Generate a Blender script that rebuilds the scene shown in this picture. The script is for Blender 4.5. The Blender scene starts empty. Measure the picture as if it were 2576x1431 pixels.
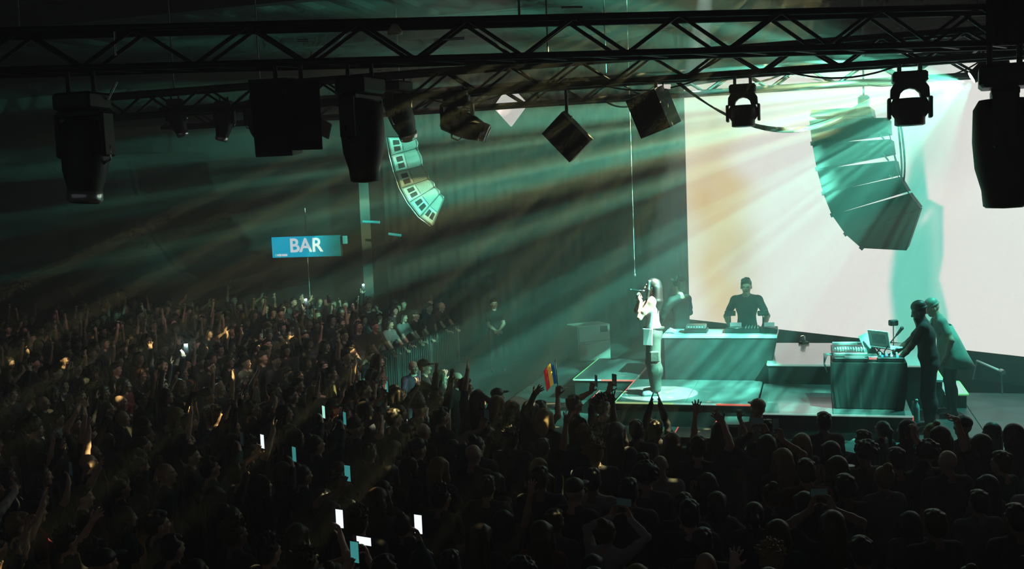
import bpy, math, random
import numpy as np
from mathutils import Vector, Matrix

# ------------------------------------------------------------------ camera
IMG_W, IMG_H, FOCAL = 2576, 1431, 2600.0
EYE = Vector((0.0, 0.0, 4.4))
YAW, PITCH, ROLL = math.radians(16.5), math.radians(5.07), math.radians(2.3)
FWD = Vector((-math.sin(YAW) * math.cos(PITCH), math.cos(YAW) * math.cos(PITCH), -math.sin(PITCH)))
_r0 = Vector((math.cos(YAW), math.sin(YAW), 0))
_u0 = _r0.cross(FWD)
RIGHT = _r0 * math.cos(ROLL) - _u0 * math.sin(ROLL)
UP = _r0 * math.sin(ROLL) + _u0 * math.cos(ROLL)

scene = bpy.context.scene
COL = scene.collection
cam_data = bpy.data.cameras.new('camera')
cam_data.sensor_width = 36.0
cam_data.lens = FOCAL / IMG_W * 36.0
cam_data.clip_end = 200
camera = bpy.data.objects.new('camera', cam_data)
COL.objects.link(camera)
_m = Matrix((RIGHT, UP, -FWD)).transposed().to_4x4()
_m.translation = EYE
camera.matrix_world = _m
scene.camera = camera


def ray(px, py):
    return FWD + RIGHT * ((px - IMG_W / 2) / FOCAL) + UP * ((IMG_H / 2 - py) / FOCAL)


def on_z(px, py, z):
    d = ray(px, py)
    return EYE + d * ((z - EYE.z) / d.z)


def on_y(px, py, y):
    d = ray(px, py)
    return EYE + d * (y / d.y)


def project(p):
    v = Vector(p) - EYE
    z = v.dot(FWD)
    return IMG_W / 2 + FOCAL * v.dot(RIGHT) / z, IMG_H / 2 - FOCAL * v.dot(UP) / z, FOCAL / z


# ------------------------------------------------------------------ view, world
vs = scene.view_settings
vs.view_transform = 'Standard'
vs.look = 'None'
vs.exposure = 0.0
vs.gamma = 1.0
vs.use_curve_mapping = False
cy = scene.cycles
cy.max_bounces = 3
cy.diffuse_bounces = 1
cy.glossy_bounces = 2
cy.transmission_bounces = 3
cy.transparent_max_bounces = 4
cy.volume_bounces = 0
cy.sample_clamp_indirect = 4.0
cy.caustics_reflective = False
cy.caustics_refractive = False
cy.use_denoising = True
cy.use_adaptive_sampling = True
cy.adaptive_threshold = 0.04
cy.adaptive_min_samples = 12

world = bpy.data.worlds.new('dark_hall')
scene.world = world
world.use_nodes = True
world.node_tree.nodes['Background'].inputs[0].default_value = (0.048, 0.050, 0.056, 1)
world.node_tree.nodes['Background'].inputs[1].default_value = 1.0

# ------------------------------------------------------------------ lights
BEAM_HEAD = on_y(2424, 206, 13.4)          # beam fixture under the rear truss


def spot(name, loc, target, watts, size, blend, color, radius=0.03, gobo=None, fan=None, cut=None, top=None):
    L = bpy.data.lights.new(name, 'SPOT')
    L.energy = watts
    L.spot_size = math.radians(size)
    L.spot_blend = blend
    L.shadow_soft_size = radius
    o = bpy.data.objects.new(name, L)
    COL.objects.link(o)
    o.location = loc
    o.rotation_euler = (Vector(target) - Vector(loc)).to_track_quat('-Z', 'Y').to_euler()
    if fan:                                      # gobo turned so its streaks lie edge-on to the camera
        d_ = (Vector(target) - Vector(loc)).normalized()
        c_ = Vector((0.12, 0.99, 0.08))
        x_ = (c_ - d_ * c_.dot(d_)).normalized()
        o.rotation_euler = Matrix((x_, (-d_).cross(x_), -d_)).transposed().to_euler()
    L.use_nodes = True
    nt = L.node_tree
    em = nt.nodes['Emission']
    em.inputs['Color'].default_value = (*color, 1)
    if gobo:
        kind, scale, lo, hi, floor_v, seed = gobo
        tc = nt.nodes.new('ShaderNodeTexCoord')
        sp = nt.nodes.new('ShaderNodeSeparateXYZ')
        cb = nt.nodes.new('ShaderNodeCombineXYZ')
        dv = nt.nodes.new('ShaderNodeVectorMath')
        dv.operation = 'DIVIDE'
        ad = nt.nodes.new('ShaderNodeVectorMath')
        ad.operation = 'ADD'
        ad.inputs[1].default_value = (seed, seed * 0.7, 0)
        nt.links.new(tc.outputs['Normal'], sp.inputs[0])
        for i in range(3):
            nt.links.new(sp.outputs[2], cb.inputs[i])
        nt.links.new(tc.outputs['Normal'], dv.inputs[0])
        nt.links.new(cb.outputs[0], dv.inputs[1])
        if fan:                                  # streaks drawn out sideways by stretching the gobo noise
            st = nt.nodes.new('ShaderNodeVectorMath')
            st.operation = 'MULTIPLY'
            st.inputs[1].default_value = (0.12, 1, 1)
            nt.links.new(dv.outputs[0], st.inputs[0])
            nt.links.new(st.outputs[0], ad.inputs[0])
        else:
            nt.links.new(dv.outputs[0], ad.inputs[0])
        mr = nt.nodes.new('ShaderNodeMapRange')
        mr.interpolation_type = 'SMOOTHSTEP'
        mr.inputs[1].default_value, mr.inputs[2].default_value = lo, hi
        mr.inputs[3].default_value, mr.inputs[4].default_value = floor_v, 1.0
        if kind == 'dots':
            tx = nt.nodes.new('ShaderNodeTexVoronoi')
            tx.inputs['Scale'].default_value = scale
            nt.links.new(ad.outputs[0], tx.inputs['Vector'])
            nt.links.new(tx.outputs['Distance'], mr.inputs[0])
        else:
            tx = nt.nodes.new('ShaderNodeTexNoise')
            tx.inputs['Scale'].default_value = scale
            tx.inputs['Detail'].default_value = 2.5
            nt.links.new(ad.outputs[0], tx.inputs['Vector'])
            nt.links.new(tx.outputs['Fac'], mr.inputs[0])
        last = mr.outputs[0]
        if fan:                                  # barn doors: limit the sideways spread
            s2 = nt.nodes.new('ShaderNodeSeparateXYZ')
            nt.links.new(dv.outputs[0], s2.inputs[0])
            ab = nt.nodes.new('ShaderNodeMath')
            ab.operation = 'ABSOLUTE'
            nt.links.new(s2.outputs[0], ab.inputs[0])
            m2 = nt.nodes.new('ShaderNodeMapRange')
            m2.interpolation_type = 'SMOOTHSTEP'
            m2.inputs[1].default_value, m2.inputs[2].default_value = fan, fan * 0.6
            nt.links.new(ab.outputs[0], m2.inputs[0])
            mu = nt.nodes.new('ShaderNodeMath')
            mu.operation = 'MULTIPLY'
            nt.links.new(last, mu.inputs[0])
            nt.links.new(m2.outputs[0], mu.inputs[1])
            last = mu.outputs[0]
        if top:                                  # framing blade along the upper side
            s4 = nt.nodes.new('ShaderNodeSeparateXYZ')
            nt.links.new(dv.outputs[0], s4.inputs[0])
            m4 = nt.nodes.new('ShaderNodeMapRange')
            m4.interpolation_type = 'SMOOTHSTEP'
            m4.inputs[1].default_value, m4.inputs[2].default_value = -top[1], -top[0]
            nt.links.new(s4.outputs[1], m4.inputs[0])
            mu3 = nt.nodes.new('ShaderNodeMath')
            mu3.operation = 'MULTIPLY'
            nt.links.new(last, mu3.inputs[0])
            nt.links.new(m4.outputs[0], mu3.inputs[1])
            last = mu3.outputs[0]
        if cut:                                  # framing blade along the lower side
            s3 = nt.nodes.new('ShaderNodeSeparateXYZ')
            nt.links.new(dv.outputs[0], s3.inputs[0])
            m3 = nt.nodes.new('ShaderNodeMapRange')
            m3.interpolation_type = 'SMOOTHSTEP'
            m3.inputs[1].default_value, m3.inputs[2].default_value = cut[1], cut[0]
            nt.links.new(s3.outputs[1], m3.inputs[0])
            mu2 = nt.nodes.new('ShaderNodeMath')
            mu2.operation = 'MULTIPLY'
            nt.links.new(last, mu2.inputs[0])
            nt.links.new(m3.outputs[0], mu2.inputs[1])
            last = mu2.outputs[0]
        nt.links.new(last, em.inputs['Strength'])
    return o


# streaked beam thrown across the hall to the far left
spot('beam_light', BEAM_HEAD, BEAM_HEAD + Vector((-7.66, 6.43, -0.45)), 29000, 64, 0.7, (0.19, 1.0, 0.68), 0.012,
     ('noise', 26.0, 0.45, 0.60, 0.02, 3.1), 0.36, (0.05, 0.13))
spot('lower_beam_light', BEAM_HEAD + Vector((-0.05, 0.0, -0.03)), BEAM_HEAD + Vector((-6.95, 7.19, -2.87)), 20000, 50, 0.5, (0.20, 1.0, 0.70), 0.012,
     ('noise', 28.0, 0.45, 0.60, 0.05, 9.4), 0.21, (0.18, 0.30))
spot('warm_beam_light', BEAM_HEAD + Vector((-0.10, 0.05, 0)), BEAM_HEAD + Vector((-7.07, 7.07, -0.75)), 14000, 46, 1.0, (0.90, 1.0, 0.40), 0.012,
     ('noise', 30.0, 0.45, 0.60, 0.02, 7.7), 0.32, (0.06, 0.16))
# teal wash over the stage: two from the beam side, an unseen fill added from the right
spot('stage_wash_light', BEAM_HEAD + Vector((0.08, 0.0, 0)), (-1.9, 15.2, 0.8), 5500, 54, 0.25, (0.18, 1.0, 0.74), 0.03,
     ('noise', 20.0, 0.36, 0.62, 0.25, 1.3), 0.21)
spot('pit_wash_light', BEAM_HEAD + Vector((0.0, 0.05, -0.03)), (-4.6, 17.2, 0.0), 17000, 36, 0.35, (0.18, 1.0, 0.74), 0.03,
     ('noise', 24.0, 0.38, 0.62, 0.25, 6.3), 0.25)
spot('added_side_fill', (2.9, 15.5, 5.62), (2.6, 15.2, 1.0), 1400, 80, 0.8, (0.08, 1.0, 0.82), 0.05)
# lights on the singer: a pool at the feet, a key from the side
spot('pool_light', (-1.25, 14.8, 8.2), (-2.28, 15.12, 1.35), 15000, 9.6, 0.05, (0.75, 1.0, 0.90), 0.015)
spot('follow_spot', (5.6, 13.3, 5.7), (-2.34, 15.05, 2.35), 11000, 8.0, 0.35, (1.0, 0.93, 0.78), 0.02)
# warm specks thrown into the crowd from the roof and a faint rosy fill, added unseen, over the far rows
spot('crowd_speck_light', (0.6, 14.6, 8.1), (-8.4, 12.0, 0.6), 25000, 78, 0.5, (1.0, 0.88, 0.36), 0.02,
     ('dots', 24.0, 0.22, 0.16, 0.0, 5.5), None, None, (0.28, 0.34))
spot('added_crowd_fill', (-4.0, 14.2, 8.1), (-11.0, 20.5, 1.4), 1600, 70, 0.8, (1.0, 0.72, 0.66), 0.05,
     ('noise', 16.0, 0.50, 0.62, 0.02, 2.2))


# ------------------------------------------------------------------ materials
MATS = {}


def mat(name, color, rough=0.6, metal=0.0, var=0.15, scale=6.0, emit=None, strength=1.0, spec=0.5, coat=0.0, bump=0.0):
    if name in MATS:
        return MATS[name]
    m = bpy.data.materials.new(name)
    m.use_nodes = True
    nt = m.node_tree
    b = nt.nodes['Principled BSDF']
    b.inputs['Roughness'].default_value = rough
    b.inputs['Metallic'].default_value = metal
    b.inputs['Specular IOR Level'].default_value = spec
    b.inputs['Coat Weight'].default_value = coat
    b.inputs['Base Color'].default_value = (*color, 1)
    if var > 0 or bump > 0:
        tc = nt.nodes.new('ShaderNodeTexCoord')
        nz = nt.nodes.new('ShaderNodeTexNoise')
        nz.inputs['Scale'].default_value = scale
        nz.inputs['Detail'].default_value = 4
        nt.links.new(tc.outputs['Object'], nz.inputs['Vector'])
        if var > 0:
            rp = nt.nodes.new('ShaderNodeValToRGB')
            rp.color_ramp.elements[0].position = 0.3
            rp.color_ramp.elements[1].position = 0.7
            rp.color_ramp.elements[0].color = (*[c * (1 - var) for c in color], 1)
            rp.color_ramp.elements[1].color = (*[min(1, c * (1 + var)) for c in color], 1)
            nt.links.new(nz.outputs['Fac'], rp.inputs[0])
            nt.links.new(rp.outputs[0], b.inputs['Base Color'])
        if bump > 0:
            bp = nt.nodes.new('ShaderNodeBump')
            bp.inputs['Strength'].default_value = bump
            bp.inputs['Distance'].default_value = 0.02
            nt.links.new(nz.outputs['Fac'], bp.inputs['Height'])
            nt.links.new(bp.outputs[0], b.inputs['Normal'])
    if emit:
        b.inputs['Emission Color'].default_value = (*emit, 1)
        b.inputs['Emission Strength'].default_value = strength
    MATS[name] = m
    return m


def object_color_mat(name, rough, scale, var, fallback):
    """base colour = the object's own colour, broken up by noise"""
    m = bpy.data.materials.new(name)
    m.use_nodes = True
    nt = m.node_tree
    b = nt.nodes['Principled BSDF']
    b.inputs['Roughness'].default_value = rough
    oi = nt.nodes.new('ShaderNodeObjectInfo')
    tc = nt.nodes.new('ShaderNodeTexCoord')
    nz = nt.nodes.new('ShaderNodeTexNoise')
    nz.inputs['Scale'].default_value = scale
    mx = nt.nodes.new('ShaderNodeMix')
    mx.data_type = 'RGBA'
    mx.blend_type = 'MULTIPLY'
    mx.inputs[0].default_value = var
    nt.links.new(tc.outputs['Object'], nz.inputs['Vector'])
    nt.links.new(oi.outputs['Color'], mx.inputs[6])
    nt.links.new(nz.outputs['Fac'], mx.inputs[7])
    nt.links.new(mx.outputs[2], b.inputs['Base Color'])
    MATS[name] = m
    return m


def skin_mat():
    m = bpy.data.materials.new('skin')
    m.use_nodes = True
    nt = m.node_tree
    b = nt.nodes['Principled BSDF']
    b.inputs['Roughness'].default_value = 0.48
    oi = nt.nodes.new('ShaderNodeObjectInfo')
    rp = nt.nodes.new('ShaderNodeValToRGB')
    cols = [(0.0, (0.55, 0.33, 0.24)), (0.45, (0.62, 0.40, 0.30)), (0.8, (0.42, 0.24, 0.16)), (1.0, (0.16, 0.085, 0.055))]
    rp.color_ramp.elements[0].color = (*cols[0][1], 1)
    rp.color_ramp.elements[1].color = (*cols[3][1], 1)
    for p, c in cols[1:3]:
        e = rp.color_ramp.elements.new(p)
        e.color = (*c, 1)
    nt.links.new(oi.outputs['Random'], rp.inputs[0])
    nt.links.new(rp.outputs[0], b.inputs['Base Color'])
    MATS['skin'] = m
    return m


BLACK_METAL = mat('black_metal', (0.018, 0.018, 0.019), 0.45, 0.3, 0.3, 12)
BLACK_PLASTIC = mat('black_plastic', (0.016, 0.016, 0.017), 0.5, 0.0, 0.3, 9)
GREY_METAL = mat('grey_metal', (0.30, 0.31, 0.32), 0.35, 0.8, 0.2, 9)
CHROME = mat('bright_metal', (0.75, 0.76, 0.76), 0.22, 0.9, 0.1, 7)
BLACK_PAINT = mat('black_painted_cabinet', (0.022, 0.022, 0.022), 0.55, 0.0, 0.25, 14, bump=0.1)
WHITE_PLASTIC = mat('white_plastic', (0.75, 0.75, 0.73), 0.4, 0.0, 0.08, 8)
BLACK_CLOTH = mat('black_cloth', (0.012, 0.013, 0.013), 0.9, 0.0, 0.3, 5, bump=0.2)
RUBBER = mat('black_rubber', (0.012, 0.012, 0.012), 0.6, 0.0, 0.2, 20)
SKIN = skin_mat()
TOP = object_color_mat('shirt_fabric', 0.85, 30, 0.5, None)
HAIR = object_color_mat('hair_strands', 0.5, 60, 0.6, None)
TROUSERS = mat('dark_denim', (0.018, 0.020, 0.026), 0.85, 0.0, 0.3, 30)
SHOES = mat('dark_shoe', (0.02, 0.02, 0.02), 0.6, 0.0, 0.2, 15)
EYE_DARK = mat('dark_eye', (0.02, 0.015, 0.012), 0.2, 0.0, 0.0)
LIP = mat('lip', (0.30, 0.10, 0.09), 0.4, 0.0, 0.1, 20)


# ------------------------------------------------------------------ mesh tools
class MB:
    """collects shapes; build() links them as one mesh object"""

    def __init__(self):
        self.v, self.f, self.mi, self.sm = [], [], [], []

    def _add(self, verts, faces, m=0, smooth=False):
        o = len(self.v)
        self.v += [tuple(p) for p in verts]
        self.f += [tuple(i + o for i in q) for q in faces]
        self.mi += [m] * len(faces)
        self.sm += [smooth] * len(faces)
        return self

    def box(self, c, s, rot=None, m=0, taper=None, bevel=0.0):
        hx, hy, hz = s[0] / 2, s[1] / 2, s[2] / 2
        if bevel > 0:
            b = min(bevel, hx * 0.9, hy * 0.9, hz * 0.9)
            prof = [(-hx + b, -hy), (hx - b, -hy), (hx, -hy + b), (hx, hy - b), (hx - b, hy), (-hx + b, hy), (-hx, hy - b), (-hx, -hy + b)]
            rings = []
            for z, k in ((-hz, b), (-hz + b, 0), (hz - b, 0), (hz, b)):
                rings.append([(x * (1 - k / hx), y * (1 - k / hy), z) for x, y in prof])
            pts = [p for r in rings for p in r]
            n = 8
            faces = [tuple(reversed(range(n))), tuple(range(3 * n, 4 * n))]
            for r in range(3):
                for i in range(n):
                    j = (i + 1) % n
                    faces.append((r * n + i, r * n + j, (r + 1) * n + j, (r + 1) * n + i))
        else:
            t = taper or (1, 1)
            pts = [(-hx, -hy, -hz), (hx, -hy, -hz), (hx, hy, -hz), (-hx, hy, -hz),
                   (-hx * t[0], -hy * t[1], hz), (hx * t[0], -hy * t[1], hz), (hx * t[0], hy * t[1], hz), (-hx * t[0], hy * t[1], hz)]
            faces = [(3, 2, 1, 0), (4, 5, 6, 7), (0, 1, 5, 4), (1, 2, 6, 5), (2, 3, 7, 6), (3, 0, 4, 7)]
        R = rot if rot is not None else Matrix.Identity(3)
        c = Vector(c)
        return self._add([R @ Vector(p) + c for p in pts], faces, m)

    def cyl(self, a, b, r0, r1=None, n=10, m=0, smooth=True, caps=True):
        a, b = Vector(a), Vector(b)
        r1 = r0 if r1 is None else r1
        d = (b - a).normalized()
        x = d.orthogonal().normalized()
        y = d.cross(x)
        pts, faces = [], []
        for c, r in ((a, r0), (b, r1)):
            for i in range(n):
                t = 2 * math.pi * i / n
                pts.append(c + x * (r * math.cos(t)) + y * (r * math.sin(t)))
        for i in range(n):
            j = (i + 1) % n
            faces.append((i, j, n + j, n + i))
        self._add(pts, faces, m, smooth)
        if caps:
            self._add(pts[:n], [tuple(reversed(range(n)))], m)
            self._add(pts[n:], [tuple(range(n))], m)
        return self

    def lathe(self, prof, n=20, m=0, org=(0, 0, 0), rot=None):
        """profile of (radius, z)"""
        R = rot if rot is not None else Matrix.Identity(3)
        org = Vector(org)
        pts, faces = [], []
        for r, z in prof:
            for i in range(n):
                t = 2 * math.pi * i / n
                pts.append(R @ Vector((max(r, 1e-4) * math.cos(t), max(r, 1e-4) * math.sin(t), z)) + org)
        for k in range(len(prof) - 1):
            for i in range(n):
                j = (i + 1) % n
                faces.append((k * n + i, k * n + j, (k + 1) * n + j, (k + 1) * n + i))
        faces.append(tuple(reversed(range(n))))
        faces.append(tuple(range((len(prof) - 1) * n, len(prof) * n)))
        return self._add(pts, faces, m, True)

    def ball(self, c, r, n=14, k=8, m=0, rot=None):
        r = (r, r, r) if not hasattr(r, '__len__') else r
        R = rot if rot is not None else Matrix.Identity(3)
        c = Vector(c)
        pts, faces = [], []
        for a in range(k + 1):
            ph = math.pi * a / k
            for i in range(n):
                t = 2 * math.pi * i / n
                s = max(math.sin(ph), 1e-3)
                pts.append(R @ Vector((r[0] * s * math.cos(t), r[1] * s * math.sin(t), -r[2] * math.cos(ph))) + c)
        for a in range(k):
            for i in range(n):
                j = (i + 1) % n
                faces.append((a * n + i, a * n + j, (a + 1) * n + j, (a + 1) * n + i))
        return self._add(pts, faces, m, True)

    def prism(self, poly, thick, frame, m=0):
        """2-D polygon (x,y) extruded along z by +-thick/2, placed with a 4x4 frame"""
        n = len(poly)
        pts = [frame @ Vector((x, y, -thick / 2)) for x, y in poly] + [frame @ Vector((x, y, thick / 2)) for x, y in poly]
        faces = [tuple(reversed(range(n))), tuple(range(n, 2 * n))]
        for i in range(n):
            j = (i + 1) % n
            faces.append((i, j, n + j, n + i))
        return self._add(pts, faces, m)

    def tube(self, path, r, n=8, m=0):
        path = [Vector(p) for p in path]
        pts, faces = [], []
        x = None
        for i, p in enumerate(path):
            d = (path[min(i + 1, len(path) - 1)] - path[max(i - 1, 0)]).normalized()
            x = d.orthogonal().normalized() if x is None else (x - d * x.dot(d)).normalized()
            y = d.cross(x)
            for k in range(n):
                t = 2 * math.pi * k / n
                pts.append(p + x * (r * math.cos(t)) + y * (r * math.sin(t)))
        for i in range(len(path) - 1):
            for k in range(n):
                j = (k + 1) % n
                faces.append((i * n + k, i * n + j, (i + 1) * n + j, (i + 1) * n + k))
        faces.append(tuple(reversed(range(n))))
        faces.append(tuple(range((len(path) - 1) * n, len(path) * n)))
        return self._add(pts, faces, m, True)

    def mesh(self, name, mats):
        me = bpy.data.meshes.new(name)
        me.from_pydata(self.v, [], self.f)
        for m_ in (mats if isinstance(mats, (list, tuple)) else [mats]):
            me.materials.append(m_)
        me.polygons.foreach_set('material_index', self.mi)
        me.polygons.foreach_set('use_smooth', self.sm)
        me.update()
        return me

    def build(self, name, mats, parent=None, matrix=None):
        return link(name, self.mesh(name, mats), parent, matrix)


def link(name, data, parent=None, matrix=None):
    o = bpy.data.objects.new(name, data)
    COL.objects.link(o)
    if parent is not None:
        o.parent = parent
    if matrix is not None:
        if parent is not None:
            o.matrix_local = matrix
        else:
            o.matrix_world = matrix
    return o


def tag(o, label, cat, group=None, kind=None):
    o['label'] = label
    o['category'] = cat
    if group:
        o['group'] = group
    if kind:
        o['kind'] = kind
    return o


def struct(o, label=None):
    o['kind'] = 'structure'
    if label:
        o['label'] = label
    return o


def thing(name, label, cat, loc=(0, 0, 0), rot=None, group=None):
    o = bpy.data.objects.new(name, None)
    o.empty_display_size = 0.1
    COL.objects.link(o)
    mm = (rot.to_4x4() if rot is not None else Matrix.Identity(4))
    mm.translation = Vector(loc)
    o.matrix_world = mm
    return tag(o, label, cat, group)


def rz(a):
    return Matrix.Rotation(a, 3, 'Z')


def rx(a):
    return Matrix.Rotation(a, 3, 'X')


def ry(a):
    return Matrix.Rotation(a, 3, 'Y')


def copy_thing(o, matrix, label=None, group=None, parent=None):
    c = o.copy()
    COL.objects.link(c)
    if parent is not None:
        c.parent = parent
    else:
        c.matrix_world = matrix
    if label:
        c['label'] = label
    if group:
        c['group'] = group
    for ch in list(o.children):
        copy_thing(ch, None, parent=c)
    return c


def sag(a, b, drop, n=14):
    a, b = Vector(a), Vector(b)
    return [a.lerp(b, i / n) - Vector((0, 0, drop * 4 * (i / n) * (1 - i / n))) for i in range(n + 1)]

# ================================================================== the hall
MB().box((-9, 13, -0.1), (34, 36, 0.2)).build('floor', mat('dark_hall_floor', (0.03, 0.03, 0.032), 0.45, 0, 0.35, 2.0))
struct(bpy.data.objects['floor'])
WALL = mat('dark_hall_wall', (0.012, 0.014, 0.015), 0.9, 0, 0.3, 1.2)
struct(MB().box((-9, 29.1, 4.2), (34, 0.2, 8.4)).build('wall_back', WALL))
struct(MB().box((-24.1, 13, 4.2), (0.2, 36, 8.4)).build('wall_left', WALL))
struct(MB().box((7.1, 13, 4.2), (0.2, 36, 8.4)).build('wall_right', WALL))
ceil = struct(MB().box((-9, 13, 8.5), (34, 36, 0.2)).build('ceiling', mat('roof_sheet', (0.014, 0.016, 0.016), 0.6, 0.2, 0.25, 1.5)))
rib = MB().box((0, 0, 0), (0.18, 35.5, 0.12)).mesh('roof_rib', BLACK_METAL)
for i in range(34):
    link('roof_rib', rib, ceil, Matrix.Translation((-25 + i * 0.95, 13, 8.34)))
beam = MB()
beam.box((0, 0, 0.2), (33, 0.24, 0.03)).box((0, 0, -0.2), (33, 0.24, 0.03)).box((0, 0, 0), (33, 0.03, 0.4))
beam_me = beam.mesh('roof_beam', BLACK_METAL)
for y in (6.5, 11.2, 16.5, 21.5, 26.0):
    link('roof_beam', beam_me, ceil, Matrix.Translation((-9, y, 8.05)))
# pale pillar by the bar side
pl = MB().box((-12.1, 27.6, 4.2), (0.85, 0.8, 8.4), bevel=0.03)
struct(pl.build('wall_pillar', mat('painted_pillar', (0.16, 0.20, 0.20), 0.8, 0, 0.2, 1.0)), 'pale painted pillar')

# ---- backdrop curtain beside the screen (folds are geometry)
n_f = 260
cv, cf = [], []
for i in range(n_f + 1):
    t = i / n_f
    x = -11.4 + t * 9.2
    y = 26.4 - 2.8 * max(0, (t - 0.62) / 0.38) ** 1.0 + 0.035 * math.sin(i * 0.8) + 0.03 * math.sin(i * 0.37)
    cv += [(x, y, 0.02), (x, y + 0.02, 8.0)]
for i in range(n_f):
    cf.append((2 * i, 2 * i + 2, 2 * i + 3, 2 * i + 1))
cm = bpy.data.meshes.new('curtain_cloth')
cm.from_pydata(cv, [], cf)
cm.polygons.foreach_set('use_smooth', [True] * len(cf))
cm.materials.append(mat('charcoal_drape', (0.010, 0.012, 0.012), 0.95, 0, 0.25, 3))
curtain = thing('backdrop_curtain', 'charcoal pleated backdrop curtain hanging left of the bright video screen', 'curtain', (-6.8, 26.4, 0))
c_cloth = link('curtain_cloth', cm, curtain, Matrix.Translation((6.8, -26.4, 0)))
md = c_cloth.modifiers.new('thickness', 'SOLIDIFY')
md.thickness = 0.012
MB().cyl((-4.6, 0.1, 8.03), (4.7, 0.1, 8.03), 0.03).build('curtain_rail', BLACK_METAL, curtain)

# ================================================================== video wall
SA, SB = on_z(1735, 803, 1.5), on_z(2576, 897, 1.5)
SDIR = (SB - SA).normalized()
SB = SA + SDIR * 10.2
S_TOP = 6.5
SN = Vector((SDIR.y, -SDIR.x, 0))          # faces the audience
if SN.dot(EYE - SA) < 0:
    SN = -SN


def smooth(a, b, x):
    t = np.clip((x - a) / (b - a), 0, 1)
    return t * t * (3 - 2 * t)


NU, NV = 300, 150
us = np.linspace(0, 10.2, NU)
vs_ = np.linspace(1.5, S_TOP, NV)
UU, VV = np.meshgrid(us, vs_, indexing='ij')
PX = SA.x + SDIR.x * UU
PY = SA.y + SDIR.y * UU
rel = np.stack([PX - EYE.x, PY - EYE.y, VV - EYE.z], -1)
zz = rel @ np.array(FWD)
ix = IMG_W / 2 + FOCAL * (rel @ np.array(RIGHT)) / zz
iy = IMG_H / 2 - FOCAL * (rel @ np.array(UP)) / zz
white = np.array([0.775, 0.775, 0.72])
img = np.broadcast_to(white, ix.shape + (3,)).copy()


def blend(mask, col):
    global img
    img = img * (1 - mask[..., None]) + np.array(col) * mask[..., None]


warp = 14 * np.sin(iy * 0.021) + 9 * np.sin(iy * 0.047 + 1.3)
# amber smear at the left part of the picture
blend(0.85 * smooth(1920, 1800, ix + warp * 2) * smooth(250, 330, iy) * smooth(840, 700, iy), (0.68, 0.62, 0.46))
blend(0.8 * np.exp(-((ix + warp - 1815) / 52) ** 2) * smooth(300, 470, iy) * smooth(900, 760, iy), (0.70, 0.54, 0.28))
blend(0.65 * np.exp(-((ix - 1775 - 0.2 * (iy - 560)) / 40) ** 2 - ((iy - 500) / 70) ** 2), (0.68, 0.46, 0.17))
blend(0.5 * np.exp(-((ix - 1860) / 50) ** 2 - ((iy - 660) / 90) ** 2), (0.52, 0.42, 0.22))
blend(0.6 * smooth(1790, 1735, ix) * smooth(560, 800, iy), (0.85, 0.80, 0.72))
blend(0.55 * smooth(2000, 1760, ix) * smooth(420, 300, iy), (0.50, 0.55, 0.36))
# turquoise standing figure
cx = 2318 + 0.03 * (iy - 650)
half_l = np.interp(iy, [300, 420, 500, 560, 640, 720, 880], [10, 22, 45, 52, 70, 82, 70])
half_r = np.interp(iy, [300, 420, 500, 520, 640, 700, 780, 880], [10, 15, 22, 58, 55, 42, 60, 70])
fig = smooth(-14, 14, ix - (cx - half_l)) * smooth(7, -7, ix - (cx + half_r)) * smooth(330, 420, iy)
blend(0.92 * fig, (0.10, 0.60, 0.46))
blend(0.7 * fig * smooth(640, 850, iy) * np.exp(-((ix - cx + 20) / 40) ** 2), (0.16, 0.62, 0.45))
blend(0.45 * fig * np.exp(-((ix - cx - 40) / 18) ** 2) * smooth(500, 540, iy), (0.45, 0.78, 0.66))
blend(0.75 * np.exp(-(((ix - 2330) - (iy - 545) * -0.6) / 10) ** 2 - ((iy - 545) / 22) ** 2), (0.62, 0.76, 0.68))
blend(0.55 * np.exp(-((ix - 2290) / 90) ** 2) * smooth(480, 380, iy), (0.36, 0.70, 0.58))
me = bpy.data.meshes.new('display')
verts = np.stack([PX, PY, VV], -1).reshape(-1, 3)
ii = np.arange(NU * NV).reshape(NU, NV)
quads = np.stack([ii[:-1, :-1], ii[1:, :-1], ii[1:, 1:], ii[:-1, 1:]], -1).reshape(-1, 4)
me.from_pydata((verts - np.array([SA.x, SA.y, 1.0])).tolist(), [], quads.tolist())
ca = me.color_attributes.new('picture', 'FLOAT_COLOR', 'POINT')
ca.data.foreach_set('color', np.concatenate([img, np.ones(img.shape[:2] + (1,))], -1).astype(np.float32).ravel())
sm_ = bpy.data.materials.new('video_picture')
sm_.use_nodes = True
nt = sm_.node_tree
at = nt.nodes.new('ShaderNodeVertexColor')
at.layer_name = 'picture'
bs = nt.nodes['Principled BSDF']
bs.inputs['Base Color'].default_value = (0.01, 0.01, 0.01, 1)
nt.links.new(at.outputs[0], bs.inputs['Emission Color'])
SCREEN_GAIN = 1.25
bs.inputs['Emission Strength'].default_value = SCREEN_GAIN
me.materials.append(sm_)
wall = thing('video_wall', 'huge glowing cream video wall showing a turquoise figure and amber smear', 'screen', (SA.x, SA.y, 1.0))
link('display', me, wall)
fm = MB()
ang = math.atan2(SDIR.y, SDIR.x)
cen = SDIR * 5.1
back = Vector((0, 0, 0)) - SN * 0.10
fm.box(cen + back + Vector((0, 0, 3.0)), (10.3, 0.16, 5.04), rz(ang))
fm.build('panel_frame', BLACK_METAL, wall)
fb = MB().box(cen + back + Vector((0, 0, 0.25)), (10.3, 0.2, 0.44), rz(ang))
fb.build('base_plinth', BLACK_PAINT, wall)
for k in range(6):
    MB().cyl(SDIR * (0.4 + k * 1.85) - SN * 0.35 + Vector((0, 0, 0)), SDIR * (0.4 + k * 1.85) - SN * 0.22 + Vector((0, 0, 5.4)), 0.03).build('rear_strut', BLACK_METAL, wall)


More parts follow.
